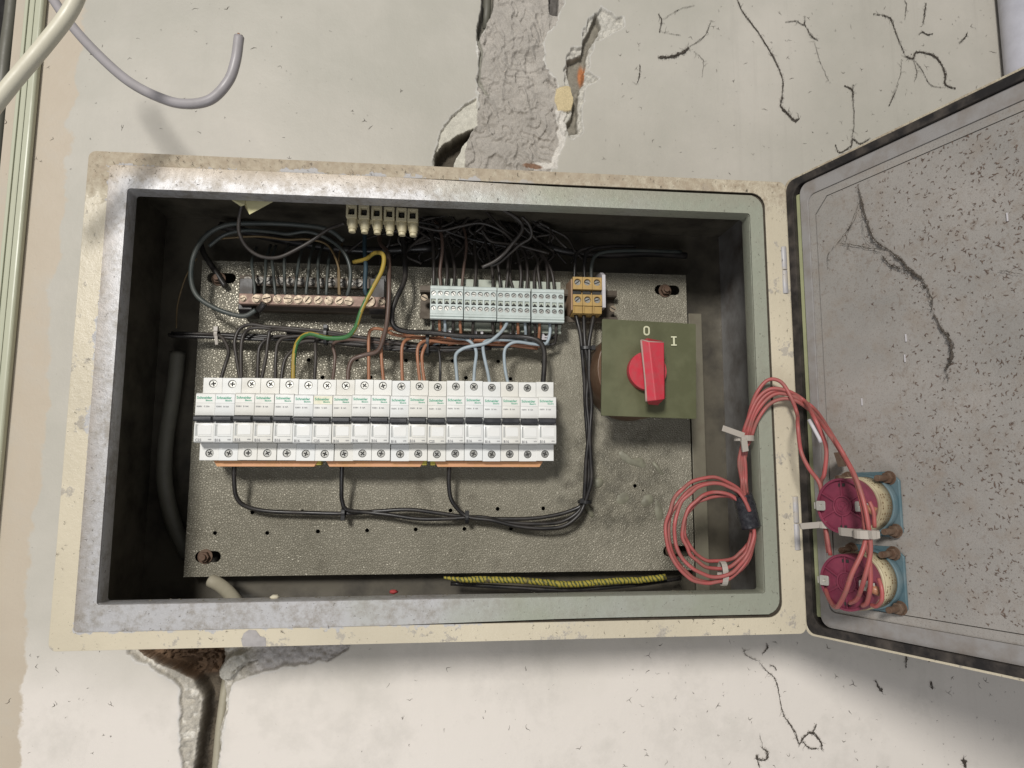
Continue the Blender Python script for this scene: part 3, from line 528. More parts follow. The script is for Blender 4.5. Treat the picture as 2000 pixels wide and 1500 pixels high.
def bot_fn(X, Z):
    n1 = fbm(X, Z, 18, 5, 103); n2 = fbm(X, Z, 5, 4, 109); w1 = (fbm(X, Z, 12, 4, 121)-.5)*9; w2 = (fbm(X, Z, 12, 4, 133)-.5)*9
    D = np.zeros(X.shape); C = np.zeros(X.shape+(4,)); C[...,:3] = .5
    wide = sd_poly(X+w1*.7, Z+w2*.7, wp([(228,1240),(240,1275),(290,1302),(335,1325),(352,1345),(350,1400),(352,1450),(360,1600),(435,1600),(428,1500),(434,1440),(446,1370),(452,1335),(500,1318),(570,1298),(640,1292),(682,1268),(690,1240)]))
    cav = sd_poly(X+w1*.5, Z+w2*.5, wp([(245,1240),(262,1272),(300,1296),(345,1312),(378,1335),(392,1365),(388,1430),(376,1480),(368,1600),(428,1600),(424,1500),(430,1430),(440,1360),(436,1335),(425,1318),(440,1285),(430,1240)]))
    rim = 1-sstep(0, 3, wide); paint(C, rim*sstep(.3,.6,n2), (0.66,0.64,0.60), n2*.5+.2)
    mk = 1-sstep(-1.5, .8, wide); D = D*(1-mk)+mk*(4+(n1-.5)*8+(n2-.5)*6)
    paint(C, 1-sstep(-.6,.6,wide), (0.43,0.40,0.345), n2)
    crum = sstep(.55,.68,fbm(X, Z, 7, 3, 180))*(1-sstep(-.6,.6,wide)); paint(C, crum, (0.60,0.57,0.51), n2)
    lilac = sstep(P(470,1290,WY)[0], P(520,1290,WY)[0], X)*(1-sstep(-.6,.6,wide)); paint(C, lilac*.6, (0.43,0.41,0.42), n2)
    lump = sd_poly(X+w1*.4, Z+w2*.4, wp([(425,1318),(440,1288),(455,1275),(482,1272),(486,1290),(468,1310),(450,1330),(436,1332)]))
    mk = 1-sstep(-2.5, .5, cav); D = D*(1-mk)+mk*(30+(n1-.5)*14+(n2-.5)*7); paint(C, 1-sstep(-1.2,.6,cav), (0.135,0.11,0.08), n1)
    brn = (1-sstep(-1,.5,cav))*sstep(P(400,1345,WY)[2], P(400,1320,WY)[2], Z); D = D-brn*(8*sstep(.3,.7,n1)+7*sstep(.45,.6,n2)); paint(C, brn*.8, (0.16,0.095,0.055), n2)
    mk = 1-sstep(-2.5, .3, lump); D = D*(1-mk)+mk*(-3+(n2-.5)*5); paint(C, 1-sstep(-.8,.5,lump), (0.47,0.45,0.40), n2)
    dk = np.exp(-(sd_poly(X, Z, wp([(452,1318),(470,1300),(500,1292),(472,1305)]))/1.0)**2)*sstep(.4,.6,n2); D += dk*5
    return D, C
patch('cement_repair', TX0, TX1, TZ0, TZ1, 0.8, top_fn)
patch('broken_chase', BX0, BX1, BZ0, BZ1, 0.8, bot_fn)

# ------------------------------------------------------------------ cabinet
W_, H_ = 623.9, 412.3
cab = empty('electrical_cabinet', (0, 0, 0), 'open wall cabinet of worn cream sheet metal with its door swung right', 'cabinet')
m = MB(); OUT = rrect(0.4, W_-.4, -H_+.4, -.4, 4)
m.prism(OUT, 1.2, 149.5, [rrect(2, W_-2, -H_+2, -2, 3)], mi=0)
# outside cream, inside dark: two nested shells
m.build('outer_shell', 'cream', cab)
m = MB(); x0, x1, z0, z1 = 2.1, W_-2.1, -H_+2.1, -2.1
t = 1.0
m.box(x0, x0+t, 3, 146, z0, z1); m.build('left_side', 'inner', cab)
m = MB(); m.box(x1-t, x1, 3, 146, z0, z1); m.build('right_side', 'inner_lit', cab)
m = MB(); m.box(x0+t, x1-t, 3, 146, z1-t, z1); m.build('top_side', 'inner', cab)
m = MB(); m.box(x0+t, x1-t, 3, 146, z0, z0+t); m.build('bottom_side', 'inner_lit', cab)
m = MB(); m.box(x0, x1, 146.2, 147.5, z0, z1); m.build('back_panel', 'inner', cab)
GI = [(603,-12),(18,-12),(18,-398),(603,-398)]
ring_in = rrect(18, 603, -398, -12, 3, 6, [13, 3, 3, 13])
m = MB(); m.prism(rrect(0, W_, -H_, 0, 6), 0, 1.6, [ring_in]); m.build('front_flange', 'cream', cab, bevel=1.1, seg=3)
# collar: touches the flange at the left, leaves an open groove at the right
col_out = []
for i, (x, z) in enumerate(ring_in):
    k = min(1, max(0, (x-240)/160)); g = 2.8*k+0.25
    nx = -g if x > 590 else (g if x < 30 else 0); nz = -g if z > -30 else g
    if 20 < x < 603 and (-396 < z < -14): pass
    col_out.append((x+nx, z+nz))
cm = [(603-2.8-13*(1-1), 0)]
extra = []
for a, b in zip(col_out, col_out[1:]+col_out[:1]):
    extra.append(a)
    if abs(a[1]-b[1]) < 4 and abs(a[0]-b[0]) > 300:
        top = a[1] > -100
        for q in range(1, 12):
            x = a[0]+(b[0]-a[0])*q/12; k = min(1, max(0, (x-250)/170)); g = 2.8*k+0.25
            extra.append((x, (-12-g) if top else (-398+g)))
OPEN = (34.1, 587.4, -377.2, -32.6)
op_in = rrect(*OPEN, 2.5, 4)
m = MB(); m.prism(extra, -1.2, 0.8, [op_in]); m.build('collar', 'collar', cab, bevel=0.9, seg=3)
m = MB(); m.prism(rrect(OPEN[0]-1.4, OPEN[1]+1.4, OPEN[2]-1.4, OPEN[3]+1.4, 3, 4), 0.9, 16, [rrect(OPEN[0]+.1, OPEN[1]-.1, OPEN[2]+.1, OPEN[3]-.1, 2.5, 4)])
m.build('lip', 'collar', cab, bevel=0.4)
m = MB(); m.prism(rrect(14, 607, -402, -8, 6), 3.2, 4.0, [rrect(OPEN[0]-3, OPEN[1]+3, OPEN[2]-3, OPEN[3]+3, 3)]); m.build('groove_seal', 'dirt', cab)
# mortar smear on the lower flange
m = MB(); q_ = [P(u, v, -.2) for u, v in ((476,1237),(486,1230),(500,1231),(508,1242),(519,1246),(520,1262),(498,1263),(474,1263),(471,1250))]; c_ = np.mean(q_, axis=0); n_ = len(q_)
m.add([p_ for p_ in q_]+[c_+(p_-c_)*.7+np.array([0,-1.0,0]) for p_ in q_]+[c_+np.array([0,-1.5,0])], [(i,(i+1)%n_,n_+(i+1)%n_,n_+i) for i in range(n_)]+[(n_+i,n_+(i+1)%n_,2*n_) for i in range(n_)], 0, True)
m.build('mortar_smear', 'mortar', cab)
# side rail right of the plate, top cut short where shade would hide it
m = MB(); m.box(573, 588, 123, 125, -408, -100); m.box(586.5, 588, 125.1, 146, -408, -100); m.build('side_rail', 'rail', cab, bevel=.7)
# hinge barrels in the flange
for zt, zb, u in ((480, 572, 1522), (970, 1075, 1551)):
    a = P(u, zt, -2); b = P(u+4, zb, -2); mid = (a[2]+b[2])/2
    m = MB(); m.tube([(W_-4.5, 1.6, a[2]), (W_-4.5, 1.6, mid+.3)], 3.2, 16); m.tube([(W_-4.5, 1.6, mid-.3), (W_-4.5, 1.6, b[2])], 3.2, 16)
    m.build('hinge', 'hinge', cab, bevel=.4)
# mounting plate
PX0, PX1, PZ0, PZ1, PYp = 53.6, 569.3, -377.0, -58.1, 118.0
def hpx(u, v): return P(u, v, PYp)[[0, 2]]
holes = []
HP = [(420,1041),(522,1041),(621,1038),(717,1036),(812,1034),(907,1033),(998,1032),(493,1001),(591,999),(689,998),(880,997),(972,994),(1061,993),
      (506,701),(603,703),(697,703),(793,704),(884,705),(973,706),(1060,707),(630,737),(724,737),(910,738),(997,740),(1209,970),(1240,949),(1256,958)]
for u, v in HP: x, z = hpx(u, v); holes.append(circ(x, z, 2.1 if u != 1256 else 1.0, 12))
SL = [((415,543),(450,543)), ((392,1088),(420,1087)), ((1288,566),(1318,567)), ((1305,1076),(1342,1077))]
for a, b in SL:
    a = hpx(*a); b = hpx(*b); z = (a[1]+b[1])/2; holes.append(rrect(a[0]-5.5, b[0]+5.5, z-5.5, z+5.5, 5.4, 6))
m = MB(); m.prism([(PX0,PZ0),(PX1,PZ0),(PX1,PZ1),(PX0,PZ1)], PYp, PYp+2, holes)
plate = m.build('mounting_plate', 'hammer', cab)
m = MB()
m.box(PX0, PX0+2, PYp+2, PYp+12, PZ0, PZ1); m.box(PX1-2, PX1, PYp+2, PYp+12, PZ0, PZ1); m.box(PX0+2, PX1-2, PYp+2, PYp+12, PZ0, PZ0+2); m.box(PX0+2, PX1-2, PYp+2, PYp+12, PZ1-2, PZ1)
m.build('plate_edge', 'hammer', plate)
m = MB()
for u, v in HP:      # raised rims round the tapped holes
    x, z = hpx(u, v)
    if u != 1256: m.prism(circ(x, z, 2.9, 14), PYp-.5, PYp+.2, [circ(x, z, 2.1, 14)])
m.build('hole_rims', 'hammer', plate, kind='stuff')
for (a, b), br in zip(SL, (0.35, 0.0, 0.7, 0.4)):
    a3 = P(*a, PYp-4); x, z = a3[0]+3+6*br, a3[2]
    m = MB(); m.prism(circ(x, z, 7.2, 20), PYp-1.4, PYp-.2); m.prism(circ(x, z, 5.2, 6), PYp-6, PYp-1.5); m.cyl((x, z), 3.1, PYp-9, PYp-6.1, 16)
    m.build('fixing_bolt', 'rust', plate, bevel=.5)
# glue residue left on the plate
m = MB()
def gblob(pts, h):
    q = [hpx(*p_) for p_ in pts]; c = np.mean(q, axis=0); n = len(q)*3
    sp = spline([(a_[0], 0, a_[1]) for a_ in q+[q[0]]], 4)[:-1]; n = len(sp)
    vs = [(p_[0], PYp-.05, p_[2]) for p_ in sp]+[(c[0]+(p_[0]-c[0])*.72, PYp-h, c[1]+(p_[2]-c[1])*.72) for p_ in sp]+[(c[0], PYp-h*1.05, c[1])]
    m.add(vs, [(i,(i+1)%n,n+(i+1)%n,n+i) for i in range(n)]+[(n+i,n+(i+1)%n,2*n) for i in range(n)], 0, True)
gblob([(1208,886),(1216,880),(1226,893),(1240,896),(1252,894),(1262,906),(1256,914),(1240,910),(1228,906),(1216,898)], 1.6)
gblob([(1161,936),(1168,933),(1176,936),(1179,943),(1175,950),(1168,953),(1162,950),(1159,943)], 1.8)
gblob([(1274,903),(1280,903),(1294,922),(1296,927),(1290,926),(1276,910)], 1.8)
gblob([(1257,968),(1272,966),(1275,980),(1262,990),(1252,984)], 1.2); gblob([(1206,966),(1222,962),(1228,975),(1215,985),(1204,980)], .7); gblob([(1280,975),(1290,985),(1296,1010),(1286,1018),(1279,1000)], .9)
gblob([(1142,983),(1148,983),(1160,1005),(1158,1010),(1152,1009),(1142,990)], 3.0)
m.build('glue_residue', 'glue', plate)

# ------------------------------------------------------------------ door (leaf swung out to the right)
DW, DZ0, DZ1 = 606.0, -H_-1, 1.0
def drect(i, r, n=6): return rrect(i, DW-i, DZ0+i, DZ1-i, r, n)
m = MB(DT); m.prism(drect(0, 8), 18, 19.4); m.prism(drect(0, 8), 0, 17.9, [drect(1.6, 7)])
door = m.build('door', 'cream', cab)
m = MB(DT); m.prism(drect(1.8, 9), -.2, 6.5, [drect(8.6, 12, 6)]); m.build('door_gasket', 'rubber', door, bevel=1.6, seg=3)
m = MB(DT); m.box(8.8, 14, 4.6, 6.4, DZ0+16, DZ1-16); m.build('primer_strip', 'yellowgreen', door, bevel=.3)
m = MB(DT); m.prism(rrect(14.2, DW-9, DZ0+9, DZ1-9, 9, 6), 2.5, 6.4, [drect(22, 7)]); m.build('edge_channel', 'lightgrey', door, bevel=1.8, seg=3)
m = MB(DT); ch = [(28,DZ0+42),(40,DZ0+29),(DW-42,DZ0+29),(DW-29,DZ0+42),(DW-29,DZ1-42),(DW-42,DZ1-29),(40,DZ1-29),(28,DZ1-42)]
m.prism(drect(22.2, 7), 3.7, 6.0, [ch]); m.build('fold_margin', 'door', door)
m = MB(DT); ch2 = [(x+(0.6 if x < 300 else -.6), z+(.6 if z < -200 else -.6)) for x, z in ch]
m.prism(ch2, 4.2, 6.0); m.build('inner_panel', 'door', door)
m = MB(DT); m.prism(drect(12, 8), 6.6, 7.2); m.build('backing_sheet', 'dirt', door)
# rust specks: thousands, flat flecks on the panel
def squiggles(m, n, fpos, s0, s1, y, wid):
    for _ in range(n):
        q = fpos()
        if q is None: continue
        x, z, k = q; a = random.uniform(0, 6.28); L = random.uniform(s0, s1)*k; ww = wid*random.uniform(.6, 1.3)*k
        for b in range(random.choice((1, 1, 2, 2, 3))):
            px, pz = x, z; aa = a+b*2.1+random.uniform(-.5, .5); prev = None
            for s_ in range(3):
                nxp, nzp = px+L/3*math.cos(aa), pz+L/3*math.sin(aa); ox, oz = -math.sin(aa)*ww/2, math.cos(aa)*ww/2
                t_ = (1-.3*s_); m.add([(px-ox*t_, y, pz-oz*t_), (px+ox*t_, y, pz+oz*t_), (nxp+ox*t_*.7, y, nzp+oz*t_*.7), (nxp-ox*t_*.7, y, nzp-oz*t_*.7)], [(0,1,2,3)])
                px, pz = nxp, nzp; aa += random.uniform(-.9, .9)
def dpos():
    x = random.uniform(29, 300); z = random.uniform(DZ0+24, DZ1-24)
    den = .08+.92*min(1, max(0, (x-55)/75)); 
    den *= .35+.65*vnoise(np.array([x]), np.array([z]), 38, 5)[0]+.5*max(0, (z+140)/140)
    if random.random() > den: return None
    return x, z, random.uniform(.55, 1.35)*(.6+.4*min(1, x/110))
m = MB(DT); squiggles(m, 5600, dpos, .8, 2.1, 3.9, .72); m.build('rust_specks', 'speck', door, kind='stuff')
m = MB(DT)
for u, v, a in ((1768,700,1.9),(1684,785,1.8),(1968,424,.8),(1770,660,2)):
    t_, _, z = PD(u, v, -4); m.box(t_-.4, t_+.4, 3.2, 3.9, z-3, z+3)
m.build('pale_bristles', 'endplate', door, kind='stuff')

# ------------------------------------------------------------------ breakers
bx, bz, yT = 79.8, -186.2, 67.9
scr = screw_mesh(3.15, 'cross')
g_name = text_mesh('Schneider', 3.3, 0.06); g_sub = text_mesh('Electric', 2.0, 0.04)
t_b = text_mesh('K60N   B 16A', 1.9, 0.03); t_c = text_mesh('K60N   C 25A', 1.9, 0.03)
t_b16 = text_mesh('B16', 3.3, 0.08); t_c25 = text_mesh('C25', 3.3, 0.08); t_60 = text_mesh('6000', 1.5, .02)
for me, mt in ((g_name,'green_ink'),(g_sub,'green_ink'),(t_b,'grey_ink'),(t_c,'grey_ink'),(t_b16,'grey_ink'),(t_c25,'grey_ink'),(t_60,'grey_ink')):
    me.materials.clear(); me.materials.append(MAT[mt])
def breaker_meshes(mat):
    hw = 8.62; out = {}
    m = MB()
    prof = [(112,0),(71,0),(71,-15.9),(53.4,-15.9),(52.2,-17),(51.8,-36.4),(54,-36.7),(54,-42.6),(52.2,-42.9),(51.6,-47),(51.9,-60),(53.2,-61.2),(71,-61.2),(71,-77.2),(112,-77.2)]
    prof = [(a-yT, b) for a, b in prof]
    m.prism(prof, -hw, hw, plane='yz')
    m.prism([(-hw,-15.7),(hw,-15.7),(hw,0),(-hw,0)], 0, 3.05, [circ(0.2, -5.6, 3.75, 18)])
    m.prism([(-hw,-77.2),(hw,-77.2),(hw,-61.4),(-hw,-61.4)], 0, 3.05, [circ(0.2, -70.6, 3.75, 18)])
    out['body'] = m.mesh('body', mat)
    m = MB(); m.prism([(a-yT, b) for a, b in ((48.0,-37.2),(46.8,-38),(46.8,-41.0),(48.2,-41.9),(55,-42.1),(55,-37.0))], -hw+.25, hw-1.1, plane='yz'); out['toggle'] = m.mesh('toggle', 'blackp')
    m = MB(); y0 = 51.7-yT; m.prism(rrect(-4.7, 6.6, -53.9, -45.4, .8, 3), y0-.35, y0+.4); out['window'] = m.mesh('window', 'window')
    m = MB(); m.box(-7.4, -6.0, y0-.3, y0+.3, -54.9, -44.6); m.box(-5.5, -5.2, y0-.12, y0+.3, -55.1, -44.4); m.box(-4.8, 6.9, y0-.12, y0+.3, -55.6, -55.2)
    for k in range(7): m.box(-7.1, -6.3, y0-.42, y0-.28, -53.6+k*1.25, -52.9+k*1.25)
    out['side_mark'] = m.mesh('side_mark', 'greyline')
    m = MB(); y1 = 52.0-yT; m.box(-hw+.3, hw-.3, y1-.12, y1+.3, -25.2, -25.0); out['label_line'] = m.mesh('label_line', 'greyline')
    m = MB(); m.prism([(-hw+.2,-25.0),(hw-.2,-25.0),(hw-.2,-17.4),(-hw+.2,-17.4)], y1-.06, y1+.4, ); out['label_band'] = m.mesh('label_band', mat)
    m = MB(); m.prism(circ(0, 0, 3.7, 16), 0, .4); out['socket'] = m.mesh('screw_socket', 'dark_hole')
    return out
BM = breaker_meshes('white'); BM2 = breaker_meshes('white_b'); BM3 = breaker_meshes('white_c'); BMo = dict(BM); BMo['label_band'] = breaker_meshes('white_old')['label_band']
ords = ['first','second','third','fourth','fifth','sixth','seventh','eighth','ninth','tenth','eleventh','twelfth','thirteenth','fourteenth','fifteenth','sixteenth','seventeenth','eighteenth','nineteenth']
for i in range(19):
    c25 = i in (0, 6, 12)
    dz = random.uniform(-.35, .35); dy = random.uniform(-.35, .35); dx = random.uniform(-.05, .05)
    lab = 'white circuit breaker marked %s with black toggle, %s from the left in the row' % ('C25' if c25 else 'B16', ords[i])
    if i == 0: lab = 'white circuit breaker marked C25 at the far left end of the row'
    if i == 6: lab = 'white circuit breaker marked C25 with a yellowed label band, seventh from the left'
    if i == 18: lab = 'white circuit breaker marked B16 at the far right end of the row'
    x = bx+17.5*i+8.75+dx
    e = empty('circuit_breaker', (x, yT+dy, bz+dz), lab, 'circuit breaker', 'circuit breakers in a row on the mounting plate')
    e.rotation_euler = (random.uniform(-.006, .006), random.uniform(-.005, .005), 0)
    B = BMo if i == 6 else (BM, BM2, BM3)[(i*5+i//3) % 3]
    for k in ('body', 'toggle', 'window', 'side_mark', 'label_line', 'label_band'):
        o = bpy.data.objects.new(k, B[k]); put(o, e)
        if k in ('body', 'toggle', 'window'):
            bv = o.modifiers.new('bevel', 'BEVEL'); bv.width = 0.00035 if k != 'toggle' else .0006; bv.segments = 2; bv.limit_method = 'ANGLE'; bv.angle_limit = .8
    for zz in (-5.6, -70.6):
        child('screw_socket', B['socket'], None, (.2, 2.6, zz), e)
        o = child('terminal_screw', scr, None, (.2, 1.3, zz), e); o.rotation_euler = (0, random.uniform(0, 1.57), 0)
    yf = 51.8-yT-.16
    child('brand_print', g_name, None, (-7.5, yf, -21.3), e); child('brand_print', g_sub, None, (.2, yf, -23.4), e)
    child('rating_print', t_c if c25 else t_b, None, (-7.4, yf, -28.9), e)
    child('rating_print', t_c25 if c25 else t_b16, None, (-7.3, yf+.02-.1, -59.9), e); child('rating_print', t_60, None, (3.9, yf-.08, -58.9), e)

# comb busbars under the breakers
for (u0, u1), lab, cl, cr in (((418,622),'orange comb busbar under the left end of the breaker row',False,True),
        ((637,828),'orange comb busbar under the middle of the breaker row',False,True), ((848,1060),'orange comb busbar under the right end of the breaker row',True,False)):
    a = P(u0, 901, 78); b = P(u1, 901, 78); e = empty('comb_busbar', (a[0], 85, -264), lab, 'comb busbar', 'comb busbars feeding the breakers')
    m = MB(); zt = -263.6; zb = zt-5.6; m.prism([(a[0],zt),(b[0],zt),(b[0]-3.5,zb),(a[0]+3.5,zb)], 76, 86); m.build('insulated_strip', 'comb', e, bevel=.3)
    m = MB(); n = int((b[0]-a[0]-8)/17.5)
    for k in range(n+1): m.box(a[0]+8+k*17.5, a[0]+12+k*17.5, 78, 80, zt+.05, zt+6)
    m.build('comb_teeth', 'coppercore', e)
    for on, xx in ((cl, a[0]-1.4), (cr, b[0]+.2)):
        if on: m = MB(); m.box(xx-2.2, xx+2.6, 77, 85, zb+1.5, zt+.8); m.build('end_cap', 'yellow_cap', e, bevel=.5)

# ------------------------------------------------------------------ DIN rail and terminal blocks
def rail(x0, x1, zc, lab, ya=103, mat='rust'):
    e = empty('din_rail', (x0, ya, zc), lab, 'rail', 'mounting rails')
    m = MB(); m.box(x0, x1, ya, ya+1.2, zc+12, zc+17.5); m.box(x0, x1, ya, ya+1.2, zc-17.5, zc-12); m.box(x0, x1, ya+1.3, PYp-1, zc+11, zc+12.2); m.box(x0, x1, ya+1.3, PYp-1, zc-12.2, zc-11); m.box(x0, x1, PYp-1.2, PYp-.1, zc-11, zc+11)
    m.build('rail_profile', mat, e); return e
a = P(820, 590, 104); b = P(1205, 590, 104)
rl = rail(a[0], b[0], (P(830,603,104)[2]+7), 'short steel rail behind the grey and ochre terminals', mat='oldbar')
for u, v in ((829, 581), (1197, 603)):
    c = P(u, v, 101); child('rail_screw', screw_mesh(3.4, 'slot', 'nickel'), None, (c[0]-rl.location.x*1000, c[1]-rl.location.y*1000, c[2]-rl.location.z*1000), rl, (0, .5, 0))
tsc = screw_mesh(2.2, 'slot', 'steel', .8, 14)
gx = [(840,905),(906,970),(971,1036),(1038,1102)]; names = ['leftmost', 'second from the left', 'third from the left', 'rightmost']
for gi, (u0, u1) in enumerate(gx):
    yf = 78.0; x0 = P(u0, 590, yf)[0]+.15; x1 = P(u1, 590, yf)[0]-.1; dv = .9+gi*2.2
    zt, zb = P(u0, 556+dv, yf)[2], P(u0, 621+dv, yf)[2]
    e = empty('terminal_block', (x0, yf, zt), 'pale grey five-way terminal block, %s of the four grey ones' % names[gi], 'terminal block', 'grey terminal blocks side by side')
    pw = (x1-x0)/5; m = MB(); holes = []
    zs = [P(u0, v+dv, yf)[2] for v in (571, 587, 600)]
    for k in range(5):
        cx = x0+pw*(k+.5); holes += [circ(cx, zs[0], 2.55, 14), circ(cx, zs[2], 2.55, 14), [(cx-2.3, zs[1]-2.6), (cx+2.3, zs[1]-2.6), (cx+2.3, zs[1]+2.6), (cx-2.3, zs[1]+2.6)]]
    m.prism([(x0,zb+5),(x1,zb+5),(x1,zt-4),(x0,zt-4)], yf, yf+3, holes)
    m.prism([(yf+.4-0, zt), (yf-.6, zt-1), (yf-.6, zt-3.9), (yf+6, zt-3.9), (yf+6, zt)], x0, x1, plane='yz')
    m.prism([(yf-.8, zb+4.9), (yf-.8, zb+2.7), (yf+.6, zb+2.4), (yf-.2, zb+1.9), (yf-.2, zb), (yf+6, zb), (yf+6, zb+4.9)], x0, x1, plane='yz')
    m.build('front_cover', 'term', e, bevel=.25)
    m = MB(); m.box(x0+.1, x1-.1, yf+3.1, yf+30, zb+.4, zt-.4); m.build('clamp_body', 'dark_hole', e)
    m = MB(); m.box(x0+.1, x1-.1, yf+20, yf+24, P(u0, 542+dv, 98)[2]-0, P(u0, 542+dv, 98)[2]-12); zl = P(u0, 643+dv, 98)[2]
    m.build('upper_wall', 'termback', e, bevel=.3)
    m = MB(); m.prism([(yf+14,zb+1),(yf+20,zl+5),(yf+18,zl),(yf+26,zl),(yf+26,zb+1)], x0+.1, x1-.1, plane='yz'); m.build('lower_wall', 'termback', e, bevel=.3)
    for k in range(5):
        cx = x0+pw*(k+.5)
        for zz in (zs[0], zs[2]): child('clamp_screw', tsc, None, (cx-x0, 1.6, zz-zt), e, (0, random.uniform(-.8, 1.2), 0))
    if gi == 0:
        m = MB(); m.box(-2.2, 2.2, 0, 1, -1.0, 2.5); ts_me = m.mesh('test_socket', 'termback'); m = MB(); m.cyl((0, 0), 1.25, 0, .6, 12); tp_me = m.mesh('test_point', 'dark_hole')
    for k in range(5):
        cx = x0+pw*(k+.5); child('test_socket', ts_me, None, (cx-x0, 1.6, zs[1]-zt), e); child('test_point', tp_me, None, (cx-x0, .9, zs[1]-.6-zt), e)
# white clips with slots hanging under the terminals
for u, lab in ((872, 'white slotted rail clip under the left end of the grey terminals'), (935, 'white slotted rail clip under the second grey terminal block'), (1003,'white slotted rail clip under the third grey terminal block'), (1066, 'white slotted rail clip under the right end of the grey terminals')):
    c = P(u, 655, 100); m = MB(); m.prism(rrect(c[0]-4.5, c[0]+4.5, c[2]-5, c[2]+9, 1), 98, 101, [rrect(c[0]-2, c[0]+2, c[2]-1, c[2]+4.5, 1.8), [(c[0]-1.6,c[2]-3.4),(c[0]+1.6,c[2]-3.4),(c[0]+1.6,c[2]-2.5),(c[0]-1.6,c[2]-2.5)]])
    m.build('rail_clip', 'endplate', None, label=lab, cat='clip', group='white rail clips')
# ochre three-way block
yf = 84.0; ux = [1119, 1138, 1157, 1176]
e = empty('terminal_block', P(1119, 575, yf), 'ochre three-way terminal block with a white end plate, right of the grey ones', 'terminal block')
osc = screw_mesh(3.2, 'slot', 'steel', 1.0, 16)
for k in range(3):
    x0 = P(ux[k], 575, yf)[0]+.15; x1 = P(ux[k+1], 575, yf)[0]-.15; Z = lambda v: P(1140, v, yf)[2]
    m = MB(); cx = (x0+x1)/2
    m.prism([(x0,Z(565)),(x1,Z(565)),(x1,Z(541)),(x0,Z(541))], yf, yf+6, [circ(cx, Z(551), 3.5, 16)])
    m.prism([(x0,Z(597)),(x1,Z(597)),(x1,Z(575)),(x0,Z(575))], yf, yf+6, [circ(cx, Z(585), 3.5, 16)])
    m.prism([(yf+6.1,Z(541)),(yf+6.1,Z(612)),(yf+32,Z(612)),(yf+32,Z(541))], x0, x1, plane='yz')
    m.prism([(yf-.6,Z(598)),(yf+1.2,Z(611)),(yf+6,Z(612)),(yf+6,Z(598))], x0, x0+1.6, plane='yz'); m.prism([(yf+.9,Z(598)),(yf+2.2,Z(611)),(yf+6,Z(612)),(yf+6,Z(598))], x0+1.7, x1, plane='yz')
    pl = m.build('pole', 'ochre', e, bevel=.4)
    m = MB(); m.box(x0+.8, x1-.8, yf+4, yf+6, Z(574.5), Z(565.5)); m.build('busbar_gap', 'dark_hole', e)
    for v in (551, 585):
        child('clamp_screw', osc, None, (cx-e.location.x*1000, 2.6, Z(v)-e.location.z*1000), e, (0, random.uniform(-.9, .9), 0))
m = MB(); x0 = P(1112, 575, 90)[0]; m.prism([(yf+2,Z(545)),(yf+2,Z(605)),(yf+31,Z(612)),(yf+31,Z(541))], P(1119,575,yf)[0]-1.6, P(1119,575,yf)[0]-.1, plane='yz'); m.build('side_wall', 'ochre_d', e)
xr = P(1176, 575, yf)[0]
m = MB(); m.prism([(yf-1,Z(536)),(yf+8,Z(527)),(yf+30,Z(522)),(yf+30,Z(600)),(yf-1,Z(600))], xr+.1, xr+3.6, plane='yz'); m.build('end_plate', 'endplate', e, bevel=.4)

# ------------------------------------------------------------------ bare busbars, upper left
def busbar(pl, pr, h, y, th, screws, mat, smat, lab, r=4.1):
    a = P(*pl, y); b = P(*pr, y); e = empty('busbar', ((a[0]+b[0])/2, y, (a[2]+b[2])/2), lab, 'busbar', 'bare busbars with screw rows')
    m = MB(); zc = (a[2]+b[2])/2; m.box(a[0], b[0], y, y+th, zc-h/2, zc+h/2); bar = m.build('bar', mat, e, bevel=.6)
    for u, v, rr, big in screws:
        c = P(u, v, y-2); me = screw_mesh(rr*.88, 'slot', smat, 2.0, 18)
        child('screw', me, None, (c[0]-e.location.x*1000, -2.2, zc-e.location.z*1000+random.uniform(-.5,.5)), e, (0, random.uniform(-1.2, 1.2), 0))
        m = MB(); m.prism(circ(c[0], zc, rr*.88+.8, 18), y-.7, y-.02); m.build('washer', 'rust' if big else smat, e)
    return e
fs_ = [(340+x/4, 584, r_, g_) for x, r_, g_ in ((535,2.9,0),(640,4.2,0),(722,5.0,1),(805,3.9,0),(887,4.6,0),(968,4.3,0),(1042,4.2,0),(1125,4.2,0),(1208,4.3,0),(1290,4.2,0),(1365,4.4,0),(1525,6.4,1),(1620,3.1,0))]
busbar((466,585), (752,588), 10.6, 84, 7, fs_, 'copper', 'nickel', 'front copper busbar with a row of slotted brass screws')
rs_ = [(340+x/4, 550, r_, 0) for x, r_ in ((570,3.6),(665,3.8),(740,3.6),(828,3.8),(905,3.6),(985,3.6),(1065,4),(1140,3.6),(1228,3.8),(1310,3.4),(1380,3.6),(1440,4.0),(1622,3.2))]
busbar((467,549), (750,553), 10.6, 100, 7, rs_, 'oldbar', 'rearsteel', 'dark rear busbar above and behind the copper one')
for u0, u1, lab in ((468, 492, 'black insulating support under the left end of the busbars'), (722, 750, 'black insulating support under the right end of the busbars')):
    a = P(u0, 555, 92); b = P(u1, 607, 92); m = MB(); m.prism([(91.2,a[2]+6),(91.2,b[2]+1),(97,b[2]-3),(117,b[2]-3),(117,a[2]+6)], a[0], b[0], plane='yz')
    m.prism([(107.2,a[2]+6.1),(107.2,a[2]+14),(117,a[2]+14),(117,a[2]+6.1)], a[0], b[0], plane='yz')
    m.build('busbar_support', 'rubber', None, bevel=.6, label=lab, cat='support', group='busbar supports')
a = P(505, 601, 104); b = P(738, 604, 104); m = MB(); m.box(a[0], b[0], 104, 116, a[2]-2.5, a[2]+3); m.build('support_strip', 'oldbar', None, bevel=.5, label='narrow steel strip behind the lower edge of the copper busbar', cat='strip')

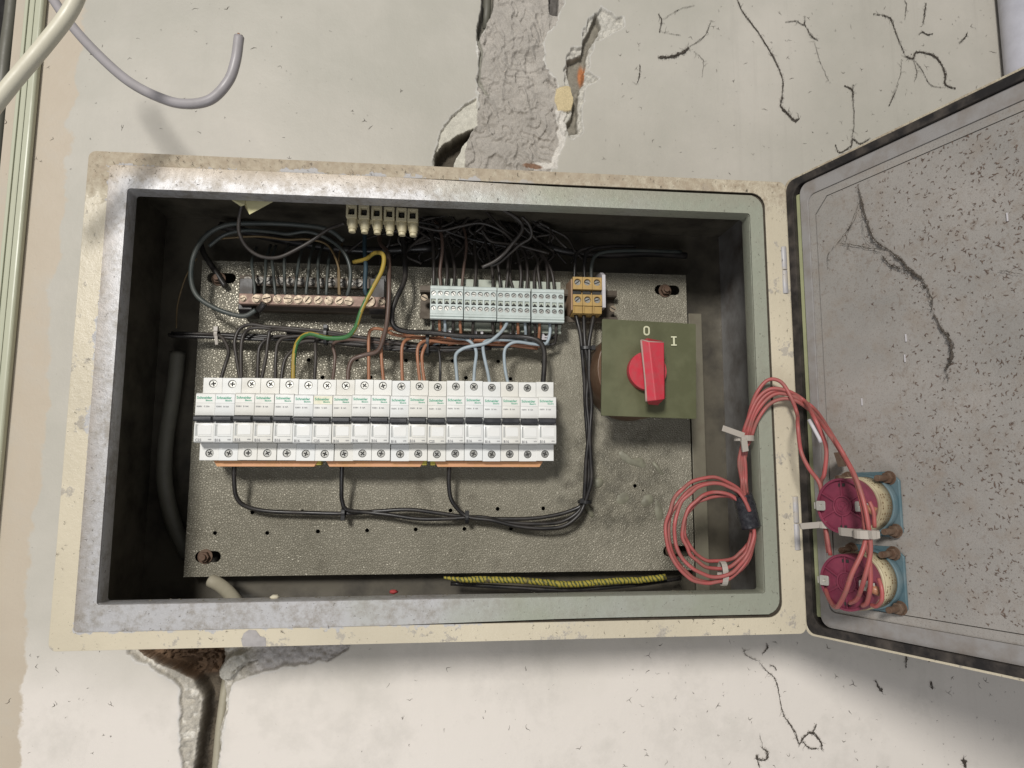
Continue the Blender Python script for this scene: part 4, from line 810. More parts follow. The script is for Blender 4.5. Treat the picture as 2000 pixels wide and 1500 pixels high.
# ------------------------------------------------------------------ connector strip under the lip
yf = 34.0; e = empty('connector_strip', P(745, 425, yf), 'cream six-way screw connector strip hanging below the cabinet lip', 'connector strip')
for k, u in enumerate((686, 710.5, 735.5, 760, 784, 806)):
    dv = k*.75; cx = P(u, 415, yf)[0]; Z = lambda v: P(745, v+dv, yf)[2]
    m = MB(); m.prism(rrect(cx-4.9, cx+4.9, Z(427), Z(401), .8, 2), yf, yf+13, [rrect(cx-2.9, cx+2.9, Z(421), Z(405.5), .4, 2)])
    m.tube([(cx+.6, yf+5.5, Z(427)-.05), (cx+.6, yf+5.5, Z(446))], [4.3, 3.9], 16); m.tube([(cx+.6, yf+5.5, Z(446)), (cx+.6, yf+5.5, Z(452))], [3.3, 3.2], 16)
    m.box(cx-4.7, cx+4.7, yf+6, yf+13, Z(436), Z(427)-.05)
    m.build('pole', 'choc', e, bevel=.4)
    m = MB(); m.box(cx-2.8, cx+2.8, yf+7, yf+8, Z(420.5), Z(406)); m.cyl((cx, Z(413)), 2.0, yf+4.5, yf+6.9, 12, 0); m.build('clamp_tube', 'dark_hole', e)
m = MB(); m.box(P(690,427,40)[0], P(803,427,40)[0], yf+8, yf+12, P(745,430,yf)[2], P(745,424,yf)[2]); m.build('bridge', 'choc', e)

# paper scrap
a = [P(478,391,20), P(533,394,20), P(487,419,21), P(478,402,18)]
m = MB(); m.add(a+[q+np.array([0,.4,0]) for q in a], [(0,1,2,3),(4,5,6,7),(0,1,5,4),(1,2,6,5),(2,3,7,6),(3,0,4,7)]); b = [P(450,389,19), P(479,391,19), P(478,400,18), P(470,403,20)]
m.add(b+[q+np.array([0,.4,0]) for q in b], [(0,1,2,3),(4,5,6,7),(0,1,5,4),(1,2,6,5),(2,3,7,6),(3,0,4,7)])
m.build('paper_tag', 'paper', None, label='folded yellowed paper tag poking out under the top lip', cat='paper tag')

# ------------------------------------------------------------------ rotary switch
yf = 46.0; q = [P(1168,630,yf), P(1354,625,yf), P(1367,811,yf), P(1182,819,yf)]
cx, cz = float(np.mean([p_[0] for p_ in q])), float(np.mean([p_[2] for p_ in q]))
wd = ((q[1][0]-q[0][0])+(q[2][0]-q[3][0]))/2; ht = ((q[0][2]-q[3][2])+(q[1][2]-q[2][2]))/2
sw = empty('rotary_switch', (cx, yf, cz), 'olive green rotary main switch with a red knob pointing to O', 'switch')
rot = math.radians(-1.4)
def SWT(p_):
    x, y, z = p_; return np.array([cx+x*math.cos(rot)-z*math.sin(rot)+ y*0.0, yf+y+.03*x, cz+x*math.sin(rot)+z*math.cos(rot)])
m = MB(SWT); m.prism(rrect(-wd/2, wd/2, -ht/2, ht/2, 1.2, 3), 0, 3.2); m.build('face_plate', 'olive', sw, bevel=.7)
m = MB(SWT); m.cyl((-3, 0), 47, 7, 70, 40); m.build('switch_body', 'brownp', sw, bevel=1)
m = MB(SWT); m.box(-35, 35, 3.4, 9, -32, 32); m.build('mount_block', 'rubber', sw, bevel=1)
kc = P(1270, 722, 30); kx, kz = kc[0]-cx, kc[2]-cz
m = MB(SWT); m.prism(circ(kx, kz, 18.6, 48), -9, -.1); kn = m.build('knob', 'red', sw, bevel=1.4, seg=3)
# handle: bar with a ridge, long axis slightly tilted, pointed tip at the top
def L3(u, v, y): p_ = P(u, v, y); return np.array([p_[0], y, p_[2]])
yt = 17.0
tp = [L3(1253,664,yt+4), L3(1268,668,yt), L3(1297,669,yt+3), L3(1298,780,yt+3), L3(1281,782,yt), L3(1263,784,yt+5)]
bs = [L3(1250,672,37), L3(1264,660,37), L3(1294,666,37), L3(1300,776,37), L3(1285,792,37), L3(1266,790,37)]
m = MB(); n = 6
m.add([*tp, *bs], [(0,1,4,5),(1,2,3,4)]+[(i,(i+1)%n,n+(i+1)%n,n+i) for i in range(n)]+[tuple(range(n,2*n))])
m.build('handle', 'red', sw, bevel=.8, seg=3)
# dust packed along the raised edges of the handle
m = MB()
m.tube(spline([tp[0]+[-.3,.4,0], (tp[0]*.7+tp[5]*.3)+[.2,.6,0], (tp[0]*.35+tp[5]*.65)+[.6,.6,0], tp[5]+[-.2,.3,0]], 6), [1.1]*19, 6)
m.tube([tp[0]+[0,1,0.4], tp[1]+[0,.9,.4], tp[2]+[0,1,.2]], .8, 6)
m.build('dust_line', 'knobdust', sw)
for ch_, u, v in (('O', 1257, 655), ('I', 1311, 675)):
    c = P(u, v, yf-.6); m = MB()
    if ch_ == 'O':
        m.prism(rrect(c[0], c[0]+6.3, c[2], c[2]+9.4, 2.8, 5), c[1], c[1]+.4, [rrect(c[0]+1.5, c[0]+4.8, c[2]+1.5, c[2]+7.9, 1.4, 4)])
    else:
        m.box(c[0], c[0]+5.6, c[1], c[1]+.4, c[2], c[2]+1.3); m.box(c[0], c[0]+5.6, c[1], c[1]+.4, c[2]+8, c[2]+9.3); m.box(c[0]+2, c[0]+3.7, c[1], c[1]+.4, c[2]+1.31, c[2]+7.99)
    m.build('position_mark', 'ivory_ink', sw)
m = MB(); c = P(1225, 717, yf-.6); m.prism([(c[0],c[2]),(c[0]+3.5,c[2]+3),(c[0]+3.5,c[2]-3)], c[1], c[1]+.4); m.build('pointer_mark', 'dark_hole', sw)

# ------------------------------------------------------------------ wires
def wire(name, mat, pts, r, label, group=None, cat='wire', seg=8, dens=8, ends=None, jit=0.0):
    R_ = random.Random(hash((int(pts[0][0]*10), int(pts[-1][0]*10), len(pts))) & 0xffff); q = spline([P(*p_)+np.array([R_.gauss(0, .28) for _ in range(3)]) for p_ in pts], dens)
    if jit:
        q = [p_+np.array([random.uniform(-jit,jit) for _ in range(3)]) for p_ in q]
    m = MB(); m.tube(q, r, seg)
    o = m.build(name, mat, None, label=label, cat=cat, group=group); return o
GB = 'black wires dropping into the breakers'
# to the breakers
def drop(pts, mat, r, lab, grp): return wire('wire', mat, pts, r, lab, grp)
drop([(336,652,100),(400,652,98),(428,656,95),(441,668,92),(446,688,88),(440,712,84),(432,740,84),(431,752,84)], 'w_dark', 1.75, 'black wire curling from the clear tie down to the first breaker', GB)
drop([(880,686,98),(760,668,95),(640,648,92),(560,641,90),(520,638,90),(490,633,89),(468,642,86),(459,668,84),(461,700,84),(468,740,84),(469,752,84)], 'w_dark', 1.75, 'black wire arching highest at the left, left one of the pair into the second breaker', GB)
drop([(860,680,99),(700,662,96),(600,650,93),(540,643,91),(495,641,90),(476,655,86),(471,690,84),(472,740,84),(472,752,84)], 'w_dark', 1.75, 'black wire just inside the first arch, right one into the second breaker', GB)
drop([(820,688,99),(650,664,95),(560,657,92),(525,662,89),(508,678,86),(504,710,84),(503,752,84)], 'w_dark', 1.75, 'black wire bending low, left one of the pair into the third breaker', GB)
drop([(700,658,94),(620,650,92),(560,645,90),(531,645,86),(524,658,84),(519,700,84),(509,752,84)], 'w_dark', 1.75, 'black wire hooking over the bundle, right one of the pair into the third breaker', GB)
drop([(840,690,99),(700,668,95),(610,657,92),(565,658,89),(544,668,86),(539,700,84),(537,752,84)], 'w_dark', 1.75, 'black wire bending down left of the yellow-green wire into the fourth breaker', GB)
drop([(720,676,97),(640,668,94),(595,668,92),(572,685,88),(556,705,85),(547,752,84)], 'w_dark', 1.75, 'black wire slanting under the yellow-green wire into the fourth breaker', GB)
drop([(690,664,96),(640,660,92),(618,664,88),(616,700,84),(614,752,84)], 'w_dark', 1.75, 'straight black wire into the sixth breaker', GB)
drop([(760,672,96),(690,664,93),(652,670,88),(654,700,84),(650,752,84)], 'w_brown', 1.65, 'dark brown wire bending sharply into the seventh breaker', GB)
drop([(760,684,98),(820,680,95),(850,678,90),(858,690,86),(859,720,84),(858,752,84)], 'w_black', 1.35, 'thin black wire hanging straight into the thirteenth breaker', GB)
drop([(745,420,120),(742,470,105),(758,496,88),(760,550,72),(758,610,70),(752,650,74),(738,684,80),(708,694,84),(688,702,84),(680,722,84),(679,752,84)], 'w_brown', 2.2, 'thick brown wire running down past the busbars to the eighth breaker', None)
GO = 'orange-brown wires dropping into the breakers'
drop([(900,664,97),(820,658,96),(775,654,94),(745,643,88),(727,642,86),(720,655,84),(720,700,84),(720,752,84)], 'w_orange', 1.65, 'orange-brown wire arching into the ninth breaker', GO)
drop([(910,668,98),(830,662,96),(785,648,94),(760,642,90),(746,660,85),(745,700,84),(750,752,84)], 'w_orange', 1.65, 'orange-brown wire crossing behind the thick brown wire into the tenth breaker', GO)
drop([(1000,668,98),(900,662,97),(830,660,93),(800,661,88),(787,675,84),(785,710,84),(787,752,84)], 'w_orange', 1.65, 'orange-brown wire bending down into the eleventh breaker', GO)
drop([(1060,676,99),(950,672,97),(870,668,94),(832,666,88),(817,680,84),(817,715,84),(821,752,84)], 'w_orange', 1.65, 'left one of the two orange-brown wires into the twelfth breaker', GO)
drop([(1050,680,99),(960,670,98),(880,664,96),(842,667,91),(826,688,85),(825,715,85),(829,752,84)], 'w_orange', 1.65, 'right one of the two orange-brown wires into the twelfth breaker', GO)
GL = 'pale blue-grey wires into the breakers'
drop([(990,624,90),(989,634,82),(975,652,78),(950,670,78),(920,676,79),(900,682,80),(891,695,82),(891,720,84),(895,752,84)], 'w_blue', 1.75, 'pale blue-grey wire swooping from the terminals into the fourteenth breaker', GL)
drop([(873,652,98),(890,660,92),(912,663,86),(925,673,82),(930,690,82),(926,720,84),(926,752,84)], 'w_blue', 1.7, 'pale blue-grey wire turning down into the fifteenth breaker', GL)
drop([(1072,672,94),(1040,670,90),(1000,664,86),(960,664,82),(945,670,80),(944,690,82),(953,730,84),(957,752,84)], 'w_blue', 1.7, 'pale blue-grey wire leaning into the sixteenth breaker', GL)
drop([(1073,624,90),(1074,650,88),(1066,672,86),(1040,672,84),(1010,668,82),(992,674,82),(984,688,82),(987,720,84),(993,752,84)], 'w_blue', 1.65, 'pale blue-grey wire looping from the right-hand terminals into the seventeenth breaker', GL)
# thick black feeder
drop([(785,430,120),(790,500,100),(791,545,88),(774,585,80),(764,615,78),(770,637,78),(795,647,80),(840,650,82),(900,656,82),(960,658,82),(1015,657,82),(1048,664,80),(1061,680,80),(1063,710,82),(1060,752,84)], 'w_black', 2.6, 'thick black wire sweeping under the grey terminals to the nineteenth breaker', None)
# long bundle lines
GS = 'black wires of the long horizontal bundle'
for k, (dv, y, pts) in enumerate(((0,101,[(330,654),(430,652),(520,656),(640,666),(760,676),(900,678),(1060,674)]), (5,99,[(335,650),(440,655),(540,661),(650,670),(770,684),(880,686)]),
      (3,97,[(335,656),(430,660),(520,664),(620,662),(720,672),(840,684),(960,680)]), (2,103,[(560,650),(640,652),(740,662),(860,676),(980,672),(1080,660),(1085,628)]))):
    wire('wire', 'w_black', [(u, v, y) for u, v in pts], 1.85, ['black bundle wire running furthest left behind the clear tie', 'lower black bundle wire passing under the clear tie', 'black bundle wire along the underside of the horizontal bundle', 'black bundle wire rising to the last grey terminal at the right'][k], GS)
# yellow-green wire with its two lengthwise stripes
q = spline([P(*p_) for p_ in ((690,512,95),(714,506,88),(733,494,76),(749,499,70),(746,528,66),(724,570,62),(706,606,60),(694,640,62),(676,658,66),(640,660,70),(604,652,74),(583,665,80),(575,690,84),(573,725,84),(573,752,84))], 9)
m = MB()
def ygf(t, a): return 0 if ((a+t*1.33+.12) % 1.0) < 0.5 else 1
m.tube(q, 2.15, 16, mfun=ygf); m.build('earth_wire', ['w_yellow', 'w_green'], None, label='yellow and green striped earth wire looping down into the fifth breaker', cat='wire')
# outgoing feeders under the breakers, joined into a harness to the ochre terminals
GF = 'black feeder wires under the breakers'
wire('wire', 'w_black', [(458,905,86),(457,940,90),(461,970,96),(478,988,100),(520,998,103),(600,1002,104),(670,1003,104),(740,997,103),(800,994,103),(860,1002,103),(920,1010,103),(1000,1014,103),(1060,1010,103),(1110,998,102),(1140,980,100),(1150,930,96),(1149,870,94),(1144,800,94),(1141,740,92),(1136,690,90),(1134,655,90),(1128,630,92),(1123,612,94)], 2.15, 'black feeder wire from the left comb busbar, left strand of the harness', GF)
wire('wire', 'w_black', [(668,905,86),(667,950,92),(668,978,97),(678,996,100),(720,1000,102),(760,1006,101),(820,1014,100),(880,1012,100),(940,1010,100),(990,1020,99),(1060,1023,98),(1105,1016,98),(1136,990,97),(1143,950,94),(1144,900,92),(1150,840,91),(1146,780,91),(1149,720,90),(1143,680,88),(1141,650,90),(1140,612,94)], 2.15, 'black feeder wire from the middle comb busbar, middle strand of the harness', GF)
wire('wire', 'w_black', [(878,905,86),(877,945,91),(882,975,95),(900,1000,99),(920,1010,98),(960,1016,97),(1010,1028,96),(1060,1032,95),(1100,1028,95),(1128,1008,94),(1142,985,94),(1156,940,91),(1154,900,90),(1152,850,90),(1156,790,90),(1150,740,88),(1151,690,87),(1149,670,88),(1155,640,90),(1161,612,94)], 2.15, 'black feeder wire from the right comb busbar, right strand of the harness', GF)
def tie(c, r1, r2, mat, label, wid=3.2, axis='z', head=None, group='cable ties', tail=None):
    x, y, z = c; m = MB(); n = 20
    pts = []
    for k in range(n+1):
        a = 2*math.pi*k/n
        pts.append((x+r1*math.cos(a), y+r2*math.sin(a), z) if axis == 'z' else (x, y+r2*math.sin(a), z+r1*math.cos(a)))
    hw = wid/2; vs = []
    for p_ in pts:
        for s_ in (-hw, hw):
            for rr in (1.0, 1.0+1.1/max(r1, r2)):
                if axis == 'z': vs.append((x+(p_[0]-x)*rr, y+(p_[1]-y)*rr, z+s_))
                else: vs.append((x+s_, y+(p_[1]-y)*rr, z+(p_[2]-z)*rr))
    fs = []
    for k in range(n):
        a = 4*k; b = a+4; fs += [(a,a+1,b+1,b),(a+2,a+3,b+3,b+2),(a,a+2,b+2,b),(a+1,a+3,b+3,b+1)]
    m.add(vs, fs)
    if head is not None:
        hx, hy, hz = head; m.box(x+hx-2, x+hx+2, y+hy-2, y+hy+2, z+hz-2.4, z+hz+2.4)
    if tail is not None:
        for a, b, w_, t_ in tail:
            a, b = np.array(a, float), np.array(b, float); d = (b-a)/np.linalg.norm(b-a); s_ = np.cross(d, [0,1,0]); s_ /= np.linalg.norm(s_); vs = []
            for q_ in (a, b):
                for sx, sy in ((-1,-1),(1,-1),(1,1),(-1,1)): vs.append(q_+s_*sx*w_/2+np.array([0, sy*t_/2, 0]))
            m.add(vs, [(0,1,2,3),(4,5,6,7),(0,1,5,4),(1,2,6,5),(2,3,7,6),(3,0,4,7)])
    return m.build('cable_tie', mat, None, bevel=.25, label=label, cat='cable tie', group=group)
c = P(1147, 680, 89); tie(c, 6.6, 4.4, 'tie_b', 'black cable tie pinching the three feeder wires below the ochre terminals', 3.4, 'z', (5.5, -3.2, 0))
c = P(1142, 980, 97); tie(c, 6.2, 6.0, 'tie_b', 'black cable tie at the lower corner of the feeder harness', 3.2, 'z', (-4, -5, 1.2))
c = P(671, 1002, 102); tie(c, 4.8, 4.2, 'tie_b', 'black cable tie where the middle feeder joins the bottom run', 3.6, 'x', (0, -3, -4.5))
c = P(912, 1010, 100); tie(c, 5.6, 4.6, 'tie_b', 'black cable tie where the right feeder joins the bottom run', 3.4, 'x', (0, -3.5, 4.4))
c = P(637, 655, 94); tie(c, 9.4, 7, 'tie_b', 'small black cable tie on the bundle above the sixth breaker', 3.2, 'x', (0, -4, 7.5))
c = P(835, 670, 95); tie(c, 12.5, 8, 'tie_b', 'black cable tie on the bundle between the eleventh and thirteenth breakers', 3.2, 'x', (0, -7.2, 7.2))
c = P(424, 653, 98); tie(c, 3.6, 4.2, 'tie_w', 'clear cable tie with its head up at the far left of the bundle', 3.4, 'x', (0, -3.2, 4.8), tail=[(c+[0.4,-4,-2], c+[1.2,-3,-11], 3, 1)])
# dropping strands just under the grey terminals
GT = 'short wires leaving the grey terminals downward'
lst = [(845,'b'),(859,'o'),(868,'l'),(885,'b'),(899,'o'),(925,'b'),(962,'b'),(978,'o'),(1002,'b'),(1012,'o'),(1026,'l'),(1034,'b'),(1044,'b'),(1054,'o'),(1087,'b')]
for i, (u, k) in enumerate(lst):
    mt, nm = {'b': ('w_dark', 'black'), 'o': ('w_orange', 'orange-brown'), 'l': ('w_blue', 'pale grey')}[k]; j = random.uniform(-2, 2); dv = (u-845)*.03
    wire('wire', mt, [(u, 614+dv, 90), (u+j*.3, 630+dv, 88), (u+j, 648+dv, 92), (u+j*1.2-2, 664+dv*.8, 97), (u-24, 674, 100)], 1.55, 'short %s wire, %s from the left under the grey terminals' % (nm, ords[i]), GT, dens=6)
# wires into the tops of the grey terminals
GU = 'dusty dark wires rising from the grey terminals'
up = [([(847,560,90),(847,520,92),(845,470,100),(838,430,115),(833,405,125)],2.0), ([(862,562,90),(860,530,90),(864,485,88),(860,450,95),(850,432,110)],1.8), ([(872,562,90),(873,525,94),(868,480,104),(880,450,120)],1.9), ([(886,562,90),(888,525,96),(878,480,108),(860,445,120)],1.9),
      ([(902,564,90),(906,525,92),(911,478,100),(905,440,115)],1.6), ([(927,566,90),(930,520,96),(926,470,110),(935,430,125)],1.9), ([(963,566,90),(962,525,96),(950,480,108),(940,440,122)],1.8), ([(977,568,90),(972,520,92),(962,480,100),(945,455,115)],1.6),
      ([(989,568,90),(993,520,94),(992,480,104),(975,430,120)],1.9), ([(1002,568,90),(995,535,96),(1000,490,106),(1010,450,120)],1.8), ([(1015,570,90),(1017,530,92),(1008,485,100),(985,445,112),(960,415,125)],1.8), ([(1029,570,90),(1030,525,94),(1022,490,102),(1000,460,118)],1.8),
      ([(1044,570,90),(1046,530,96),(1060,495,106),(1040,470,120)],1.8), ([(1054,570,90),(1050,530,92),(1046,500,98),(1010,470,112),(960,450,125)],1.7), ([(1070,570,90),(1069,530,94),(1062,505,100),(1030,480,112),(990,455,125)],1.8), ([(1082,572,90),(1078,535,92),(1065,505,98),(1045,480,112),(1015,460,125)],1.7)]
for i, (pts, r) in enumerate(up):
    wire('wire', 'w_dark' if i not in (1,4) else 'w_brown', pts, r*.95, 'dusty dark wire, %s from the left entering the tops of the grey terminals' % ords[i], GU, dens=6)
GX = 'loose wires in the dark top of the cabinet'
lo = [([(950,392,40),(985,412,48),(1016,430,52),(1019,450,55),(1003,475,60),(985,495,66),(965,512,70),(941,522,72)],1.9,'w_dark','thick dusty wire curving down with a frayed end in front of the terminals'),
      ([(1020,423,50),(1030,435,52),(1038,450,56),(1035,465,60),(1015,478,66),(996,495,70),(975,512,74),(958,520,76)],1.6,'w_dark','second dusty wire beside the frayed one, its bare tip up by the lip'),
      ([(815,440,90),(860,450,88),(900,442,84),(940,436,82),(980,452,86),(1010,476,96),(1060,492,100),(1072,495,98)],1.5,'w_dark','dark wire crossing the tangle from the connector strip to the right'),
      ([(812,432,90),(850,440,96),(880,455,100),(930,470,108),(990,482,110),(1050,492,108)],1.4,'w_black','thin black wire running low through the tangle'),
      ([(925,395,100),(950,415,96),(975,440,96),(1005,462,102)],1.4,'w_dark','straight dusty wire slanting down from the lip left of the frayed wires'),
      ([(960,395,100),(990,415,96),(1020,440,98),(1050,470,104)],1.4,'w_dark','straight dusty wire slanting down from the lip above the frayed wires'),
      ([(940,450,86),(958,470,88),(985,476,92),(1020,478,100)],1.5,'w_dark','short curved stub in the middle of the tangle'),
      ([(472,396,24),(467,430,34),(468,455,40),(482,485,46),(510,500,50),(545,502,54),(585,485,56),(615,465,56),(640,447,54),(674,436,44)],1.7,'w_dark','dark wire hanging in a deep U from the paper tag to the connector strip'),
      ([(672,470,80),(640,448,78),(580,438,78),(500,436,78),(440,440,80),(400,462,80),(378,500,80),(373,545,82),(385,578,84),(415,600,84),(450,612,84),(478,616,84),(500,606,84)],2.4,'w_teal','large grey-green loop sweeping round the left end of the busbars'),
      ([(408,482,90),(440,458,88),(480,449,86),(530,452,84),(560,457,84),(600,452,84),(640,466,86),(668,490,84),(683,520,82),(683,555,82),(678,577,84)],1.9,'w_teal','grey-teal wire arching over to the right end of the copper busbar'),
      ([(430,466,98),(500,462,96),(560,468,94),(600,467,92),(632,474,92),(650,492,90),(662,525,86),(663,560,84),(663,576,84)],1.1,'w_ochre','thin dirty yellow wire arching behind the grey-teal one'),
      ([(714,440,110),(712,480,96),(714,520,88),(713,560,82),(715,576,84)],2.2,'w_sky','blue wire coming straight down to the right end of the copper busbar'),
      ([(344,640,120),(346,600,118),(356,560,112),(368,530,108),(385,505,106)],0.7,'w_ochre','thin bare wire curving up the left side of the plate'),
      ([(1122,545,94),(1122,510,96),(1130,490,98),(1160,482,100)],1.9,'w_black','black wire out of the top of the ochre block, left one'),
      ([(1142,545,94),(1141,515,96),(1150,490,98),(1190,480,104),(1240,480,112)],1.9,'w_black','black wire out of the top of the ochre block, middle one'),
      ([(1155,545,94),(1155,520,96),(1163,500,98),(1190,492,102),(1250,490,110),(1330,492,124)],1.9,'w_teal','dark wire out of the top of the ochre block bending to the right'),
      ([(1040,470,120),(1100,490,122),(1180,498,124),(1260,496,126),(1340,500,128)],4.0,'w_black','thick black cable lying behind the top edge of the plate'),
      ([(430,440,130),(560,470,128),(700,490,128),(850,485,128)],4.5,'w_black','thick black cable behind the busbar loops'),
      ([(440,560,110),(420,528,112),(400,500,116),(392,480,120)],3.0,'w_black','black cable behind the top left corner of the plate')]
for pts, r, mt, lab in lo: wire('wire', mt, pts, r, lab, GX)
rng2 = random.Random(3)
m = MB()
for i in range(64):      # the mass of strands in the shadow behind
    u = rng2.uniform(780, 1080); v = rng2.uniform(405, 440); y = rng2.uniform(112, 140); pts = [(u, v, y)]
    for k in range(4): u += rng2.uniform(-45, 45); v += rng2.uniform(8, 28); y += rng2.uniform(-6, 6); pts.append((u, min(v, 515), min(142, max(108, y))))
    m.tube(spline([P(*p_) for p_ in pts], 6), 1.5, 6)
m.build('wire_tangle', 'w_dark', None, label='mass of dark wires in the shadow behind the grey terminals', cat='wire tangle', kind='stuff')
# wires rising from the front busbar
GR = 'grey wires rising from the copper busbar'
for i, (x0, y0, x1, y1) in enumerate(((610,560,632,815),(722,540,705,815),(770,545,792,820),(866,530,870,815),(985,528,948,815),(1065,528,1036,815),(1128,540,1127,815),(1212,550,1190,815),(1285,520,1287,815))):
    u0, v0, u1, v1 = 340+x0/4, 370+y0/4, 340+x1/4, 370+y1/4
    wire('wire', 'w_teal' if i != 8 else 'w_ochre', [(u0+8, v0-26, 118),(u0, v0, 98), ((u0*.6+u1*.4)-1, v0*.6+v1*.4, 88), (u1, v1-8, 85), (u1, v1+2, 85)], 1.55 if i != 8 else 1.0, 'dusty grey wire, %s from the left along the copper busbar' % ords[i] if i != 8 else 'thin ochre wire in front of the right half of the copper busbar', GR, dens=5)
# blue-black sleeve of the loop on the bar
m = MB(); m.tube(spline([P(505,606,82), P(512,598,79), P(516,592,78)], 6), [3.4]*13, 10); m.build('sleeve', 'w_black', None, label='blue-black sleeve where the big loop meets the copper busbar', cat='sleeve')

# cables at the sides
m = MB(); q = spline([P(347,688,128), P(342,740,128), P(333,800,128), P(324,860,128), P(321,930,128), P(330,990,130), P(346,1040,134), P(368,1085,138)], 8)
m.tube(q, 7.4, 18); m.build('cable', 'cable_dark', None, label='thick dark grey cable standing in the left gap beside the plate', cat='cable')
m = MB(); m.tube(spline([P(412,1134,112), P(428,1142,108), P(445,1156,96), P(458,1172,80), P(464,1186,64)], 8), 6.2, 18); m.build('cable', 'cable_cream', None, label='cream cable stub lying at the bottom left inside the cabinet', cat='cable')
# yellow-green braid lying at the bottom
q = spline([P(u, v, 98) for u, v in ((866,1128),(900,1132),(950,1132),(1000,1133),(1050,1136),(1100,1141),(1150,1139),(1200,1135),(1250,1133),(1300,1127))], 8)
q = [p_+np.array([0, random.uniform(-.3,.3), random.uniform(-.35,.35)]) for p_ in q]
m = MB(); n = len(q); m.tube(q, [1.2+2.0*min(1, 6*i/n) for i in range(n)], 10); m.build('braided_wire', 'braid', None, label='dirty yellow braided earth wire lying along the bottom of the cabinet', cat='wire')
wire('wire', 'w_black', [(880,1140,112),(1000,1148,110),(1110,1152,108),(1240,1143,108),(1330,1130,112)], 2.2, 'black wire in the shadow just under the yellow braid', None)
for (u, v, y), r, mt, lab in (((537,1166,12), 2.4, 'stone', 'small pale crumb on the bottom lip'), ((768,1156,40), 2.4, 'redbit', 'small dark red scrap on the cabinet floor'), ((1035,1254,150), .1, 'stone', '')):
    if not lab: continue
    c = P(u, v, y); m = MB(); m.blob(c, r*1.6, r, r*.8, j=.25, seg=8); m.build('crumb', mt, None, label=lab, cat='crumb')
m = MB()
for _ in range(380):
    x = random.uniform(10, 610); y = random.uniform(6, 110)*random.random()**.5+4; r = random.uniform(.15, .8); z = -H_+3.1 if (y > 16) else OPEN[2]+.1
    m.blob((x, y, z+r*.4), r*random.uniform(1,2), r, r*.6, seg=5, rings=3, j=.3)
m.build('crumbs', 'rail', None, label='scattered dust and plaster crumbs on the cabinet floor', cat='debris', kind='stuff')

# ------------------------------------------------------------------ red wires: coil, riser, door run
GRD = 'salmon red meter wires'
def circ_path(cu, cv, ru, rv, a0, a1, n, y0, y1, e=0):
    return [(cu+ru*math.cos(math.radians(a0+(a1-a0)*i/n)), cv-rv*math.sin(math.radians(a0+(a1-a0)*i/n)), y0+(y1-y0)*i/n) for i in range(n+1)]
coil = [((1387,1036,87,104),(0,0),3), ((1390,1039,85,97),(2,1),9), ((1395,1035,77,91),(1,3),-1), ((1401,1037,67,75),(4,0),7), ((1403,1032,67,64),(3,6),12)]
risers = [((1452,860),(1466,800),(1478,764),(1500,742),(1524,748),(1546,775),(1556,812)), ((1456,860),(1470,810),(1490,775),(1518,760),(1552,772),(1590,800)), ((1460,860),(1474,815),(1496,782),(1522,768),(1554,778),(1586,802)),
          ((1464,860),(1478,822),(1500,792),(1528,778),(1556,784),(1588,806)), ((1449,860),(1462,812),(1480,776),(1508,758),(1540,764),(1574,784))]
def door_pt(u, v, o): 
    a = PD(u, v, o); return DT(a)
dtail = [[(1558,830,38),(1564,880,36),(1580,915,36),(1601,945,36),(1606,985,30),(1614,1040,30),(1622,1085,30)],
         [(1625,850,44),(1652,895,50),(1672,935,56),(1688,985,58),(1697,1035,58),(1700,1080,56),(1688,1130,58),(1675,1168,46),(1660,1178,40)],
         [(1620,848,42),(1648,892,48),(1670,932,54),(1684,985,54),(1690,1035,56),(1698,1090,54),(1700,1140,50),(1694,1175,44),(1685,1183,40)],
         [(1612,838,42),(1642,880,48),(1664,920,54),(1680,970,56),(1691,1035,56),(1685,1075,62),(1664,1120,68),(1650,1160,66),(1634,1186,56),(1620,1172,44),(1612,1150,34)],
         [(1588,812,40),(1606,850,38),(1614,880,36),(1610,925,36),(1603,950,32),(1612,1035,28),(1618,1080,28)]]
for i, ((cu, cv, ru, rv), (du, dv), yy) in enumerate(coil):
    y0 = yy
    # coil: enter at the tape (1459, 990), go round once and a bit, leave upward
    pts = [(1452+i*1.5, 965, 10), (1456+i*2, 990, 8), (1464+i*1.6, 1018, y0)]
    pts = pts+circ_path(cu, cv, ru, rv, -4, -338, 22, y0, y0-6)
    pts += [(1450+i*2.2, 975, y0-4), (1447+i*2.6, 940, 8), (1445+i*2.8, 905, 6), (1446+i*2.5, 880, 4)]
    rs_p = risers[i]; n = len(rs_p)
    pts += [(u, v, [2,-5,-9,-12,-15,-18,-20][k]) for k, (u, v) in enumerate(rs_p)]
    world = [P(*p_)+np.array([random.gauss(0,.55), random.gauss(0,.5), random.gauss(0,.55)]) for p_ in pts]
    # first point duplicates the tape bundle
    world += [door_pt(*p_) for p_ in dtail[i]]
    q = spline(world, 6); m = MB(); m.tube(q, 1.68, 10)
    m.build('red_wire', 'w_red', None, label=['red wire taking the highest arch over the hinge side, outermost turn of the coil', 'red wire of the second coil turn, right-hand strand at the lower meter', 'red wire of the third coil turn, ending low between the others at the lower meter', 'red wire of the fourth coil turn, crossing the face of the lower meter', 'red wire of the innermost coil turn, with a white patch near the hinge'][i], cat='wire', group=GRD)
m = MB(); q = spline([P(1512,762,-14)]+[door_pt(*p_) for p_ in ((1570,800,42),(1588,828,40.5),(1603,858,38.5),(1607,868,38))], 6); m.tube([door_pt(1580,820,42),door_pt(1588,834,42),door_pt(1600,856,41),door_pt(1603,864,40)], 1.5, 10); m.build('paint_splash', 'endplate', None, label='white paint splash on a red wire beside the hinge', cat='paint splash')
